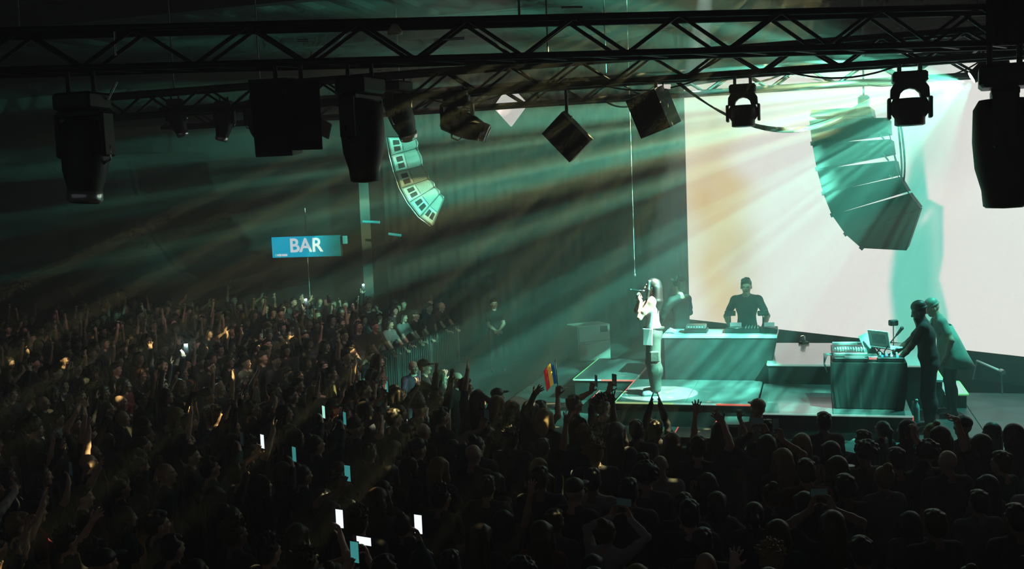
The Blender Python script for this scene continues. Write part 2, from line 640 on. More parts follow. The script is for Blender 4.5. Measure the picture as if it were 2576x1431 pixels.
# ================================================================== trusses
def truss(p0, p1, size, label, cell=0.5, r=0.038, rb=0.018):
    p0, p1 = Vector(p0), Vector(p1)
    L = (p1 - p0).length
    a = math.atan2((p1 - p0).y, (p1 - p0).x)
    root = thing('lighting_truss', label, 'truss', p0, rz(a))
    h = size / 2
    chord = MB().cyl((0, 0, 0), (L, 0, 0), r, n=10).mesh('chord', BLACK_METAL)
    for y, z in ((-h, 0), (h, 0), (-h, size), (h, size)):
        link('chord', chord, root, Matrix.Translation((0, y, z)))
    n = int(L / cell)
    up = MB().cyl((0, 0, 0), (cell, 0, size), rb, n=6, caps=False).mesh('brace', BLACK_METAL)
    dn = MB().cyl((0, 0, size), (cell, 0, 0), rb, n=6, caps=False).mesh('brace', BLACK_METAL)
    fl = MB().cyl((0, -h, 0), (cell, h, 0), rb, n=6, caps=False).mesh('brace', BLACK_METAL)
    for i in range(n):
        for y in (-h, h):
            link('brace', up if i % 2 == 0 else dn, root, Matrix.Translation((i * cell, y, 0)))
        link('brace', fl, root, Matrix.Translation((i * cell, 0, 0)))
    # hoist chains to the roof
    for k in range(3):
        x = L * (0.12 + 0.38 * k)
        MB().cyl((x, 0, size), (x, 0, 8.0 - p0.z), 0.012, n=6).build('hoist_chain', GREY_METAL, root)
    return root


RIG_Z = 5.72
T1A, T1B = on_z(1300, 147, RIG_Z), on_z(2200, 122, RIG_Z)
T1D = (T1B - T1A).normalized()
truss(T1A - T1D * 6.2, T1B + T1D * 2.6, 0.36, 'big black box truss crossing in front of the two stage trusses', 0.52, 0.034, 0.019)
truss((-10.5, 13.0, RIG_Z), (4.0, 13.0, RIG_Z), 0.30, 'black box truss carrying two moving heads above the stage front', 0.45)
truss((-10.5, 15.3, RIG_Z), (4.6, 15.3, RIG_Z), 0.30, 'black rear box truss closest to the glowing video wall', 0.45)


def t1_at(px, py):
    """point of the front truss plane seen at a pixel"""
    d = ray(px, py)
    n = Vector((T1D.y, -T1D.x, 0))
    return EYE + d * ((T1A + n * (0.18 if n.dot(EYE - T1A) > 0 else -0.18) - EYE).dot(n) / d.dot(n))


T1_ANG = math.atan2(T1D.y, T1D.x)


# ================================================================== fixtures
def wash_head(loc, s, label, lens=None, rot=0.0):
    """short moving head: arched yoke over a drum, hanging down; loc = top of the base"""
    t = thing('moving_head_light', label, 'stage light', loc, rz(rot), 'moving head stage lights')
    b = MB().box((0, 0, -0.06 * s), (0.34 * s, 0.22 * s, 0.12 * s), bevel=0.02 * s)
    b.build('base', BLACK_PLASTIC, t)
    up = max(0.06, RIG_Z - Vector(loc).z)
    for q in (-1, 1):
        MB().box((q * 0.1 * s, 0, up / 2), (0.04 * s, 0.05 * s, up)).build('clamp', GREY_METAL, t)
    y = MB()
    R = 0.105 * s
    cz = -0.27 * s
    arch = [(R * math.cos(a), R * math.sin(a) * 0.95) for a in [math.pi * i / 12 for i in range(13)]]
    outer = [(0.19 * s, 0), (0.185 * s, 0.10 * s), (0.15 * s, 0.155 * s), (0, 0.165 * s), (-0.15 * s, 0.155 * s), (-0.185 * s, 0.10 * s), (-0.19 * s, 0)]
    poly = outer + [(-x, yy) for x, yy in arch]
    n = len(outer)
    fr = Matrix(((1, 0, 0, 0), (0, 0, 1, 0), (0, 1, 0, cz), (0, 0, 0, 1)))
    # arch ring as quads between outer and inner outlines
    inn = [(R * math.cos(math.pi * i / (n - 1)), R * 0.95 * math.sin(math.pi * i / (n - 1))) for i in range(n)]
    for i in range(n - 1):
        y.prism([outer[i], outer[i + 1], inn[i + 1], inn[i]], 0.12 * s, fr)
    for q in (-1, 1):
        y.box((q * 0.2 * s, 0, cz - 0.10 * s), (0.035 * s, 0.15 * s, 0.22 * s), bevel=0.01 * s)
    y.build('yoke', BLACK_PLASTIC, t)
    h = MB().lathe([(0.02 * s, 0.0), (0.165 * s, -0.005 * s), (0.185 * s, -0.05 * s), (0.185 * s, -0.15 * s), (0.15 * s, -0.20 * s), (0.15 * s, -0.27 * s), (0.13 * s, -0.28 * s), (0.02 * s, -0.265 * s)], 24, 0, (0, 0, cz))
    hd = h.build('head', BLACK_PLASTIC, t)
    MB().lathe([(0.0, -0.27 * s), (0.125 * s, -0.272 * s), (0.125 * s, -0.276 * s), (0.0, -0.285 * s)], 24, 0, (0, 0, cz)).build('lens', lens or GREY_METAL, hd)
    return t


def profile_head(loc, s, label, tilt=0.0, pan=0.0, lens=None, trim=True, chrome=False, along=0.0):
    """long moving head hanging from a truss; tilt 0 = pointing straight down"""
    t = thing('moving_head_light', label, 'stage light', loc, rz(pan), 'moving head stage lights')
    MB().box((0, 0, -0.07 * s), (0.36 * s, 0.30 * s, 0.14 * s), bevel=0.02 * s).build('base', BLACK_PLASTIC, t)
    up = max(0.06, RIG_Z - Vector(loc).z)
    for q in (-1, 1):
        c_ = rz(along - pan) @ Vector((q * 0.1 * s, 0, 0))
        MB().cyl(c_, c_ + Vector((0, 0, up)), 0.018 * s).build('clamp', BLACK_METAL, t)
    y = MB().box((0, 0, -0.17 * s), (0.42 * s, 0.16 * s, 0.06 * s), bevel=0.015 * s)
    for q in (-1, 1):
        y.box((q * 0.215 * s, 0, -0.34 * s), (0.05 * s, 0.15 * s, 0.36 * s), bevel=0.015 * s)
    y.build('yoke', BLACK_PLASTIC, t)
    piv = Vector((0, 0, -0.42 * s))
    R = ry(tilt)
    h = MB().lathe([(0.05 * s, 0.22 * s), (0.15 * s, 0.21 * s), (0.185 * s, 0.15 * s), (0.19 * s, -0.05 * s), (0.175 * s, -0.22 * s), (0.135 * s, -0.36 * s), (0.125 * s, -0.46 * s), (0.11 * s, -0.47 * s)], 22, 0, piv, R)
    hd = h.build('head', BLACK_PLASTIC, t)
    MB().lathe([(0.0, -0.455 * s), (0.112 * s, -0.458 * s), (0.112 * s, -0.472 * s), (0.0, -0.478 * s)], 22, 0, piv, R).build('lens', lens or GREY_METAL, hd)
    if trim:
        for q in (-1, 1):
            p = [(q * 0.18 * s, 0, 0.02 * s), (q * 0.235 * s, 0, -0.0 * s), (q * 0.235 * s, 0, -0.10 * s), (q * 0.17 * s, 0, -0.14 * s)]
            MB().tube([R @ Vector(a) + piv for a in p], 0.012 * s).build('handle', CHROME if chrome else BLACK_METAL, hd)
    if chrome:
        MB().lathe([(0.128 * s, -0.36 * s), (0.142 * s, -0.37 * s), (0.140 * s, -0.45 * s), (0.126 * s, -0.46 * s)], 22, 0, piv, R).build('lens_ring', CHROME, hd)
    return t


wash_head(on_y(1868, 212, 12.85), 0.92, 'short moving head with arched yoke beside the looped cables')
wash_head(on_y(2288, 180, 12.85), 1.12, 'short moving head with arched yoke above the big speaker array')
profile_head(t1_at(2527, 165), 1.62, 'very large black moving head pointing straight down in front of white screen', pan=1.45, along=T1_ANG)
profile_head(t1_at(905, 195), 1.12, 'long black moving head hanging straight down before the teal pillar', pan=1.4, along=T1_ANG)
profile_head(on_y(1148, 232, 12.85), 0.92, 'black moving head tilted sideways with a shiny lens ring', tilt=-1.15, pan=0.2, chrome=True)
profile_head(on_y(1000, 205, 12.85), 0.9, 'black moving head turned to the room above the lit speaker column', tilt=-0.5, pan=1.3, chrome=True)
profile_head(t1_at(205, 235), 1.15, 'dim black moving head hanging alone far from the stage', tilt=0.1, chrome=True, along=T1_ANG)
profile_head(on_y(440, 250, 12.85), 0.6, 'small moving head with bright rim in the dark, thin yoke', tilt=-0.3, pan=0.4, chrome=True)
profile_head(on_y(563, 255, 12.85), 0.62, 'small moving head with pale handle in the dark roof', tilt=0.25, pan=0.2, chrome=True)
profile_head(on_y(640, 252, 12.85), 0.66, 'small moving head with bright lens ring beside black speaker box', tilt=-0.25, pan=0.9, chrome=True)
# the fixture that throws the streaked beam
bh = profile_head(BEAM_HEAD + Vector((0.34, 0.0, 0.45)), 0.62, 'bright beam light under the rear truss throwing streaks over the stage', tilt=1.05, pan=0.0,
                  lens=mat('beam_lens', (0.8, 0.9, 0.9), 0.2, 0, 0, 5, (0.75, 1.0, 0.95), 60.0), trim=False, along=math.pi / 2)


cp = tag(MB().cyl((bh.location.x, 12.8, bh.location.z + 0.07), (bh.location.x, 15.5, bh.location.z + 0.07), 0.025, n=10).build('cross_pipe', BLACK_METAL), 'black cross pipe between the two stage trusses holding the beam light', 'pipe')

# ---- hanging loudspeakers
def cabinet(name, label, top, w, d, h, rot, taper=0.8, rod=None, pole=0.4):
    t = thing(name, label, 'speaker', top, None)
    R = rot
    poly = [(-w / 2, -d / 2), (w / 2, -d / 2), (w / 2 * taper, d / 2), (-w / 2 * taper, d / 2)]
    fr = R.to_4x4()
    fr.translation = R @ Vector((0, 0, 0)) + Vector((0, 0, -pole - h * 0.45))
    MB().prism(poly, h, fr).build('cabinet', BLACK_PAINT, t)
    g = MB().prism([(-w * 0.46, -d / 2 - 0.012), (w * 0.46, -d / 2 - 0.012), (w * 0.46, -d / 2 - 0.001), (-w * 0.46, -d / 2 - 0.001)], h * 0.92, fr)
    g.build('grille', mat('speaker_grille', (0.03, 0.03, 0.03), 0.7, 0.3, 0.4, 80, bump=0.5), t)
    MB().cyl((0, 0, max(0.0, RIG_Z - Vector(top).z)), (0, 0, -pole - 0.05), 0.022).build('pole', BLACK_METAL, t)
    br = MB().box((0, 0, -pole), (0.10, 0.06, 0.06), bevel=0.01)
    br.cyl((-0.07, 0, -pole), (0.07, 0, -pole), 0.03)
    br.build('bracket', BLACK_METAL, t)
    return t


cabinet('hanging_loudspeaker', 'tilted flat black loudspeaker on a short pole below the trusses', on_y(1424, 238, 13.15), 0.40, 0.16, 0.52, rz(-0.25) @ ry(math.radians(-40)) @ rx(0.25), 1.0, pole=0.30)
cabinet('hanging_loudspeaker', 'chunky black loudspeaker with slanted back, beside the screen edge', on_y(1650, 205, 12.85), 0.46, 0.42, 0.50, rz(-0.5) @ ry(math.radians(-14)) @ rx(0.28), 0.55, pole=0.12)
tl = MB().box((0, 0, 0), (0.19, 0.02, 0.055), ry(0.06), bevel=0.006)
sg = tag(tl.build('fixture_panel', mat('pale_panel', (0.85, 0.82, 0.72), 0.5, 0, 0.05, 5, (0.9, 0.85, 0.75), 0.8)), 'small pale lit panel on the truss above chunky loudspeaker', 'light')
sg.location = on_y(1668, 218, 12.85)
MB().box((0, 0, 0.07), (0.02, 0.02, 0.14)).build('bracket', BLACK_METAL, sg)
for px, py, w, h, lab in ((693, 290, 0.36, 0.72, 'tall black loudspeaker box hanging in the dark next to its twin'),
                          (757, 282, 0.32, 0.66, 'shorter black loudspeaker box hanging in the dark beside the pillar')):
    p = t1_at(px, 192)
    cabinet('hanging_loudspeaker', lab, p, w, 0.4, h, rz(0.15 if px < 720 else 0.5) @ rx(0.10), 0.8, pole=0.06)
pn = MB().box((0, 0, 0), (0.34, 0.03, 0.24), ry(0.5) @ rx(0.4), bevel=0.01)
o = tag(pn.build('hanging_board', mat('grey_panel', (0.12, 0.13, 0.13), 0.7, 0, 0.2, 4)), 'small tilted grey panel beside the hanging loudspeaker boxes', 'board')
o.location = on_y(805, 318, 12.85)
MB().cyl((0, 0, 0), (0, 0, RIG_Z - o.location.z), 0.012).build('hanger', BLACK_METAL, o)
# white diamond panel below the truss; its emission stands in for light falling on it
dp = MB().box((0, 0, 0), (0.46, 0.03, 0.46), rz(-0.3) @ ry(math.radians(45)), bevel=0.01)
o = tag(dp.build('diamond_panel', mat('white_board', (0.8, 0.78, 0.7), 0.6, 0, 0.1, 4, (0.85, 0.88, 0.80), 0.75)), 'white square panel with added glow, hung on its corner behind the truss', 'light')
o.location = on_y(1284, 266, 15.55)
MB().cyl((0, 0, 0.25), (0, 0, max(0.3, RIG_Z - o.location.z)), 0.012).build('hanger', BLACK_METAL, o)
# small glints: pipes, lamp cap and slim tubes up in the roof
o = tag(MB().lathe([(0.012, 0.1), (0.03, 0.09), (0.075, 0.02), (0.07, 0.0), (0.01, 0.0)], 16).build('lamp_cap', mat('cream_enamel', (0.85, 0.8, 0.6), 0.4, 0, 0.1, 5)), 'cream lamp cap high in the dark roof', 'lamp')
o.location = t1_at(994, 86)
for (a, b, lab) in (((1098, 101), (1168, 96), 'pale roof pipe lying level beside the big truss'), ((748, 102), (775, 101), 'short pale roof pipe in the darkest part of the roof'),
                    ((850, 102), (878, 74), 'thin pale rod slanting in the dark roof'), ((1412, 19), (1465, 18), 'long thin greenish pipe at the very top'),
                    ((272, 250), (294, 205), 'thin slanting rod over the dark audience'), ((288, 80), (291, 140), 'thin upright rod over the dark audience')):
    o = tag(MB().cyl(t1_at(*a), t1_at(*b), 0.012, n=8).build('roof_pipe', CHROME), lab, 'pipe')


# ================================================================== line arrays
GRILLE = mat('array_grille', (0.20, 0.22, 0.21), 0.55, 0.3, 0.25, 60, bump=0.3)


def plane_pt(px, py, org, n):
    d = ray(px, py)
    return EYE + d * ((org - EYE).dot(n) / d.dot(n))


# array over the stage, seen from its side: cabinets splayed into a J
ORG = on_y(2150, 450, 15.7)
_aw = math.radians(7)
NRM = Vector((-math.sin(_aw), -math.cos(_aw), 0))      # the side that shows
AX = Vector((math.cos(_aw), -math.sin(_aw), 0))
fr_pts = [(2036, 300), (2043, 361), (2055, 425), (2071, 486), (2093, 541), (2127, 589), (2167, 624)]
re_pts = [((2232, 296), (2234, 334)), ((2239, 350), (2244, 386)), ((2251, 404), (2259, 440)), ((2262, 445), (2284, 482)), ((2287, 487), (2315, 524)), ((2315, 527), (2280, 630))]
arr = thing('line_array', 'big curved black line array hanging before the white screen, seen from its side', 'speaker', plane_pt(2150, 300, ORG, NRM))
o0 = arr.matrix_world.translation.copy()
FR2 = Matrix((AX, Vector((0, 0, 1)), NRM)).transposed().to_4x4()
CAB = mat('array_cabinet', (0.012, 0.014, 0.014), 0.85, 0.0, 0.25, 10, bump=0.15)


def loc2(px, py):
    q = plane_pt(px, py, ORG, NRM) - o0
    return q.dot(AX), q.z


for i in range(6):
    poly = [loc2(*fr_pts[i]), loc2(*fr_pts[i + 1]), loc2(*re_pts[i][1]), loc2(*re_pts[i][0])]
    f4 = FR2.copy()
    f4.translation = NRM * -0.5
    cb = MB().prism(poly, 1.0, f4).build('cabinet', CAB, arr)
    # grille lip on the front edge and rigging plate at the joint
    a, b = Vector((*poly[0], 0)), Vector((*poly[1], 0))
    d = (b - a).normalized()
    nn = Vector((d.y, -d.x, 0))
    gp = [a + nn * -0.02, b + nn * -0.02, b + nn * 0.004, a + nn * 0.004]
    f5 = FR2.copy()
    f5.translation = NRM * -0.5
    MB().prism([(p.x, p.y) for p in gp], 0.96, f5).build('grille', BLACK_METAL, cb)
    f6 = FR2.copy()
    f6.translation = NRM * 0.012
    pl_ = [b + nn * -0.03 - d * 0.03, b + nn * -0.03 + d * 0.03, b + nn * 0.02 + d * 0.03, b + nn * 0.02 - d * 0.03]
    MB().prism([(p.x, p.y) for p in pl_], 0.03, f6).build('rigging_plate', BLACK_METAL, cb)
    if i < 3:
        r0_, r1_ = Vector((*loc2(*re_pts[i][1]), 0)), Vector((*loc2(*re_pts[i + 1][0]), 0))
        m3 = FR2.to_3x3()
        MB().cyl(m3 @ (r0_ + Vector((-0.12, 0, 0))), m3 @ (r1_ + Vector((-0.08, 0, 0))), 0.012).build('rigging_arm', GREY_METAL, cb)
fp = [loc2(2036, 292), loc2(2040, 276), loc2(2188, 268), loc2(2192, 290)]
f4 = FR2.copy()
f4.translation = NRM * -0.5
MB().prism(fp, 0.9, f4).build('bumper_frame', BLACK_METAL, arr)
mo = Vector((loc2(2165, 262)[0], 0, loc2(2165, 262)[1]))
mb = MB().box((0, 0, 0.06), (0.16, 0.14, 0.2), bevel=0.03).cyl((0, 0, 0.12), (0, 0, 8.39 - o0.z - mo.z), 0.014)
mb.cyl((0.05, 0, -0.12), (0.05, 0, 0.0), 0.02)
hm = mb.build('hoist_motor', GREY_METAL, arr)
hm.matrix_local = Matrix.Translation(AX * mo.x + Vector((0, 0, mo.z)) - NRM * 0.5)
# cables: loops from the truss to the array and a fan behind it
for k in range(4):
    pth = sag(on_y(1702 + 3 * k, 208, 13.2), plane_pt(2168 + 6 * k, 258 - 4 * k, ORG - NRM * 0.3, NRM), 0.46 + 0.03 * k, 22)
    tag(MB().tube(pth, 0.011).build('speaker_cable', RUBBER), 'black speaker cable looping from the truss to the big array', 'cable', 'looped speaker cables')
for k, pts in enumerate((((2256, 285), (2266, 380), (2275, 440), (2262, 470)), ((2261, 285), (2279, 390), (2280, 440), (2268, 478)), ((2233, 315), (2247, 380), (2256, 420), (2262, 455)), ((2240, 360), (2256, 400), (2264, 440), (2272, 468)), ((2264, 460), (2278, 470), (2292, 490), (2290, 505)))):
    ctrl = [plane_pt(x, y, ORG - NRM * 0.45, NRM) for x, y in pts]
    path = []
    for t in range(15):
        u = t / 14
        path.append(ctrl[0] * (1 - u) ** 3 + ctrl[1] * (3 * u * (1 - u) ** 2) + ctrl[2] * (3 * u * u * (1 - u)) + ctrl[3] * u ** 3)
    tag(MB().tube(path, 0.014 if k < 2 else 0.007).build('link_cable', RUBBER), 'black link cable hanging behind the big speaker array', 'cable', 'link cables behind the big array')

# array at the far side, its lit front faces towards us
NRM = Vector((math.sin(YAW), -math.cos(YAW), 0))
AX = Vector((math.cos(YAW), math.sin(YAW), 0))
FR2 = Matrix((AX, Vector((0, 0, 1)), NRM)).transposed().to_4x4()
ORG2 = on_y(1045, 450, 20.6)
lp = [(975, 345), (983, 391), (994, 434), (1008, 474), (1028, 510), (1056, 546), (1087, 569)]
rp_ = [(1044, 346), (1049, 373), (1062, 417), (1079, 450), (1094, 470), (1106, 488), (1115, 499)]
arr2 = thing('line_array', 'curved grey line array with lit cabinet fronts hanging over the far crowd', 'speaker', plane_pt(1010, 345, ORG2, NRM))
o2 = arr2.matrix_world.translation.copy()


def loc3(px, py):
    q = plane_pt(px, py, ORG2, NRM) - o2
    return q.dot(AX), q.z


def lerp2(a, b, t):
    return (a[0] + (b[0] - a[0]) * t, a[1] + (b[1] - a[1]) * t)


for i in range(6):
    q = [loc3(*lp[i]), loc3(*lp[i + 1]), loc3(*rp_[i + 1]), loc3(*rp_[i])]
    cxy = (sum(p[0] for p in q) / 4, sum(p[1] for p in q) / 4)
    q = [lerp2(p, cxy, 0.035) for p in q]
    f4 = FR2.copy()
    f4.translation = NRM * -0.25
    cb = MB().prism(q, 0.5, f4).build('cabinet', mat('far_array_cabinet', (0.16, 0.18, 0.175), 0.5, 0, 0.2, 10), arr2)

    def bil(u, v):
        return lerp2(lerp2(q[0], q[3], u), lerp2(q[1], q[2], u), v)

    f5 = FR2.copy()
    f5.translation = NRM * 0.006
    MB().prism([bil(0.50, 0.08), bil(0.50, 0.92), bil(0.97, 0.92), bil(0.97, 0.08)], 0.014, f5).build('grille', GRILLE, cb)
    MB().prism([bil(0.04, 0.08), bil(0.04, 0.92), bil(0.47, 0.92), bil(0.47, 0.08)], 0.014, f5).build('horn_plate', mat('horn_plate', (0.34, 0.36, 0.35), 0.5, 0.2, 0.15, 20), cb)
    f6 = FR2.copy()
    f6.translation = NRM * 0.012
    for v0, v1 in ((0.16, 0.46), (0.56, 0.86)):
        MB().prism([bil(0.16, v0), bil(0.16, v1), bil(0.40, v1), bil(0.40, v0)], 0.01, f6).build('horn_mouth', BLACK_PLASTIC, cb)
    a, b = q[3], q[2]
    m3 = FR2.to_3x3()
    pa = [m3 @ Vector((*lerp2(a, b, t), 0.02)) + m3 @ Vector((0.05 * math.sin(math.pi * t), 0, 0)) for t in [j / 8 for j in range(9)]]
    MB().tube(pa, 0.008).build('link_cable', GREY_METAL, cb)
m3 = FR2.to_3x3()
MB().tube([m3 @ Vector((*loc3(x - 4, y), 0.03)) for x, y in lp], 0.016).build('rigging_rail', GREY_METAL, arr2)
f4 = FR2.copy()
f4.translation = NRM * -0.25
MB().prism([loc3(972, 343), loc3(1046, 344), loc3(1044, 330), loc3(974, 329)], 0.5, f4).build('bumper_frame', BLACK_METAL, arr2)
MB().cyl(m3 @ Vector((*loc3(1008, 330), -0.25)), m3 @ Vector((*loc3(1008, 330), -0.25)) + Vector((0, 0, 8.39 - o2.z - loc3(1008, 330)[1])), 0.015).build('hoist_chain', GREY_METAL, arr2)

# ---- hanging line with a weight left of the screen
hl = thing('hanging_line', 'thin pale line with a small weight hanging behind the singer', 'rope', on_y(1597, 690, 20.0))
MB().cyl((0, 0, 0), Vector((0, 0, 8.38 - on_y(1597, 690, 20.0).z)), 0.006, n=6).build('line', mat('pale_rope', (0.6, 0.6, 0.55), 0.8), hl)
MB().lathe([(0.0, 0.03), (0.02, 0.02), (0.025, -0.03), (0.0, -0.05)], 10).build('weight', GREY_METAL, hl)


# ================================================================== BAR sign
def text_mesh(body, size, depth, font_scale_x=1.0):
    cu = bpy.data.curves.new('lettering', 'FONT')
    cu.body = body
    cu.size = size
    cu.extrude = depth
    cu.offset = size * 0.018
    cu.align_x = 'CENTER'
    cu.align_y = 'CENTER'
    tmp = bpy.data.objects.new('lettering', cu)
    COL.objects.link(tmp)
    dg = bpy.context.evaluated_depsgraph_get()
    me_ = bpy.data.meshes.new_from_object(tmp.evaluated_get(dg))
    bpy.data.objects.remove(tmp)
    return me_


SIGN_Y = 25.6
sc_ = on_y(770, 620, SIGN_Y)
sa, sb = on_y(687, 620, SIGN_Y), on_y(856, 620, SIGN_Y)
SW = (Vector((sb.x, sb.y, 0)) - Vector((sa.x, sa.y, 0))).length
SH = SW * 50 / 169
sign = thing('bar_sign', 'hanging cyan backlit sign with white word BAR above the far crowd', 'sign', sc_, rz(math.radians(4)))
MB().box((0, 0.06, 0), (SW, 0.12, SH), bevel=0.01).build('sign_box', mat('sign_casing', (0.03, 0.06, 0.07), 0.5), sign)
fm_ = bpy.data.materials.new('sign_face')
fm_.use_nodes = True
nt = fm_.node_tree
b_ = nt.nodes['Principled BSDF']
b_.inputs['Base Color'].default_value = (0.0, 0.25, 0.32, 1)
tc = nt.nodes.new('ShaderNodeTexCoord')
sx = nt.nodes.new('ShaderNodeSeparateXYZ')
nt.links.new(tc.outputs['Object'], sx.inputs[0])
# face emission fades from the middle towards the right end
mr = nt.nodes.new('ShaderNodeMapRange')
mr.interpolation_type = 'SMOOTHSTEP'
mr.inputs[1].default_value, mr.inputs[2].default_value = -0.05 * SW, 0.5 * SW
mr.inputs[3].default_value, mr.inputs[4].default_value = 1.0, 0.10
nt.links.new(sx.outputs[0], mr.inputs[0])
nt.links.new(mr.outputs[0], b_.inputs['Emission Strength'])
b_.inputs['Emission Color'].default_value = (0.0, 0.47, 0.70, 1)
MB().box((0, -0.006, 0), (SW * 0.985, 0.01, SH * 0.94)).build('sign_face', fm_, sign)
lm = text_mesh('BAR', SH * 0.88, 0.004)
lm.materials.append(mat('sign_letters', (0.9, 0.9, 0.9), 0.5, 0, 0, 5, (0.85, 0.95, 1.0), 0.9))
link('lettering', lm, sign, Matrix.Translation((0.0 * SW, -0.015, 0.02)) @ Matrix.Rotation(math.radians(90), 4, 'X'))
sl = MB()
for k, (w_, h_) in enumerate(((0.07, 0.09), (0.10, 0.11), (0.06, 0.10), (0.11, 0.10), (0.07, 0.10))):      # too small to read: five soft marks
    sl.box((-SW * 0.41 + k * 0.105 * SH, -0.015, -SH * 0.36), (w_ * SH, 0.006, h_ * SH), bevel=0.002)
sl.build('small_lettering', MATS['sign_letters'], sign)
em_ = MB()
for k in range(8):
    a = k * math.pi / 4
    em_.box((-SW * 0.44 + 0.022 * SH * 2 * math.cos(a), -0.015, -SH * 0.36 + 0.022 * SH * 2 * math.sin(a)), (0.03 * SH, 0.006, 0.03 * SH), ry(a))
em_.build('emblem', mat('emblem_paint', (0.4, 0.9, 0.75), 0.5, 0, 0, 5, (0.3, 0.85, 0.7), 0.7), sign)
MB().cyl((0, 0.06, SH / 2), (0, 0.06, SH / 2 + 0.75), 0.018).build('hanger_rod', GREY_METAL, sign)
MB().cyl((0, 0.06, -SH / 2), (0.0, 0.06, -sc_.z), 0.018).build('stand_pole', GREY_METAL, sign)
# neighbours: a little box and two tube lamps glowing cyan on the bar wall
CY = mat('cyan_tube', (0.1, 0.4, 0.4), 0.5, 0, 0, 5, (0.0, 0.22, 0.22), 1.0)
o = tag(MB().box((0, 0, 0), (0.11, 0.1, 0.22), bevel=0.01).build('wall_box', CY), 'small teal box light beside the BAR sign', 'light')
o.location = on_y(868, 603, 25.6)
for a, b, lab in (((913, 557), (955, 559), 'dim teal tube lamp, the higher one right of BAR sign'), ((978, 588), (1009, 592), 'brighter teal tube lamp right of the BAR sign')):
    tag(MB().cyl(on_y(*a, 26.0), on_y(*b, 26.0), 0.035, n=10).build('tube_lamp', CY), lab, 'light')

# cables swagged along the trusses
rc = random.Random(4)
for ty, n_c, wh in ((12.85, 9, 'front stage'), (15.15, 9, 'rear stage')):
    for k in range(n_c):
        x0 = -7.5 + k * 1.15 + rc.uniform(-0.3, 0.3)
        x1 = x0 + rc.uniform(0.7, 1.5)
        z0 = RIG_Z + rc.choice((0.0, 0.02, 0.28))
        pth = sag((x0, ty, z0), (x1, ty, RIG_Z + rc.choice((0.0, 0.28))), rc.uniform(0.05, 0.16), 12)
        tag(MB().tube(pth, rc.uniform(0.008, 0.014), 6).build('truss_cable', RUBBER if k % 3 else GREY_METAL), 'thin cable swagged along the %s truss' % wh, 'cable', 'cables along the %s truss' % wh)

# masking drape in the upper right corner
mk = []
A, B = t1_at(2436, 60), t1_at(2700, 50)
dd = (B - A)
for i in range(41):
    p = A + dd * (i / 40) + Vector((T1D.y, -T1D.x, 0)) * (0.05 * math.sin(i * 1.1) + 0.32)
    mk.append(p)
mv, mf = [], []
for p in mk:
    mv += [(p.x, p.y, 5.66), (p.x, p.y, 7.4)]
for i in range(40):
    mf.append((2 * i, 2 * i + 2, 2 * i + 3, 2 * i + 1))
mm_ = bpy.data.meshes.new('masking_drape')
mm_.from_pydata(mv, [], mf)
mm_.materials.append(BLACK_CLOTH)
mo_ = tag(link('masking_drape', mm_), 'black masking drape above the very large moving head', 'curtain')
sd = mo_.modifiers.new('thickness', 'SOLIDIFY')
sd.thickness = 0.01

# ================================================================== people: smooth bodies grown from a distance field
SKIN_T, TOP_T, LEG_T, SHOE_T, EYE_T, LIP_T = range(6)
BODY_MATS = [SKIN, TOP, TROUSERS, SHOES, EYE_DARK, LIP]


class Field:
    def __init__(self, voxel):
        self.h = voxel
        self.p = []

    def cap(self, a, b, ra, rb, t=SKIN_T, k=0.02):
        self.p.append(('c', np.array(a, float), np.array(b, float), ra, rb, t, k))

    def ell(self, c, r, t=SKIN_T, k=0.02, M=None, sub=False):
        self.p.append(('s' if sub else 'e', np.array(c, float), np.array(r, float), np.eye(3) if M is None else np.array(M, float), 0, t, k))

    def bounds(self, q):
        if q[0] == 'c':
            r = max(q[3], q[4])
            return np.minimum(q[1], q[2]) - r, np.maximum(q[1], q[2]) + r
        r = q[2].max()
        return q[1] - r, q[1] + r

    def mesh(self, name, mats):
        h = self.h
        bs_ = [self.bounds(q) for q in self.p]
        lo = np.min([b[0] for b in bs_], 0) - 3 * h
        hi = np.max([b[1] for b in bs_], 0) + 3 * h
        n = np.ceil((hi - lo) / h).astype(int) + 1
        F = np.full(n, 0.3, np.float32)
        best = np.full(n, 0.3, np.float32)
        tid = np.zeros(n, np.uint8)
        for q, (bl, bh) in zip(self.p, bs_):
            k = max(q[6], 1e-4)
            m = k + 2.5 * h
            i0 = np.maximum(np.floor((bl - m - lo) / h).astype(int), 0)
            i1 = np.minimum(np.ceil((bh + m - lo) / h).astype(int) + 1, n)
            ax = [lo[d] + h * np.arange(i0[d], i1[d]) for d in range(3)]
            X, Y, Z = np.meshgrid(*ax, indexing='ij')
            P = np.stack([X, Y, Z], -1)
            sl = tuple(slice(i0[d], i1[d]) for d in range(3))
            if q[0] == 'c':
                a, ab = q[1], q[2] - q[1]
                L = max(ab @ ab, 1e-9)
                t = np.clip(((P - a) @ ab) / L, 0, 1)
                d = np.linalg.norm(P - a - t[..., None] * ab, axis=-1) - (q[3] + t * (q[4] - q[3]))
            else:
                w = (P - q[1]) @ q[3]
                k0 = np.linalg.norm(w / q[2], axis=-1)
                k1 = np.linalg.norm(w / q[2] ** 2, axis=-1) + 1e-9
                d = np.where(k0 < 1e-6, -q[2].min(), k0 * (k0 - 1) / k1)
            d = d.astype(np.float32)
            f = F[sl]
            if q[0] == 's':
                hh = np.maximum(k - np.abs(-d - f), 0) / k
                F[sl] = np.maximum(f, -d) + hh * hh * k / 4
                continue
            hh = np.maximum(k - np.abs(d - f), 0) / k
            F[sl] = np.minimum(f, d) - hh * hh * k / 4
            bb = best[sl]
            mk_ = d < bb
            bb[mk_] = d[mk_]
            tid[sl][mk_] = q[5]
        return nets(F, tid, lo, h, name, mats)


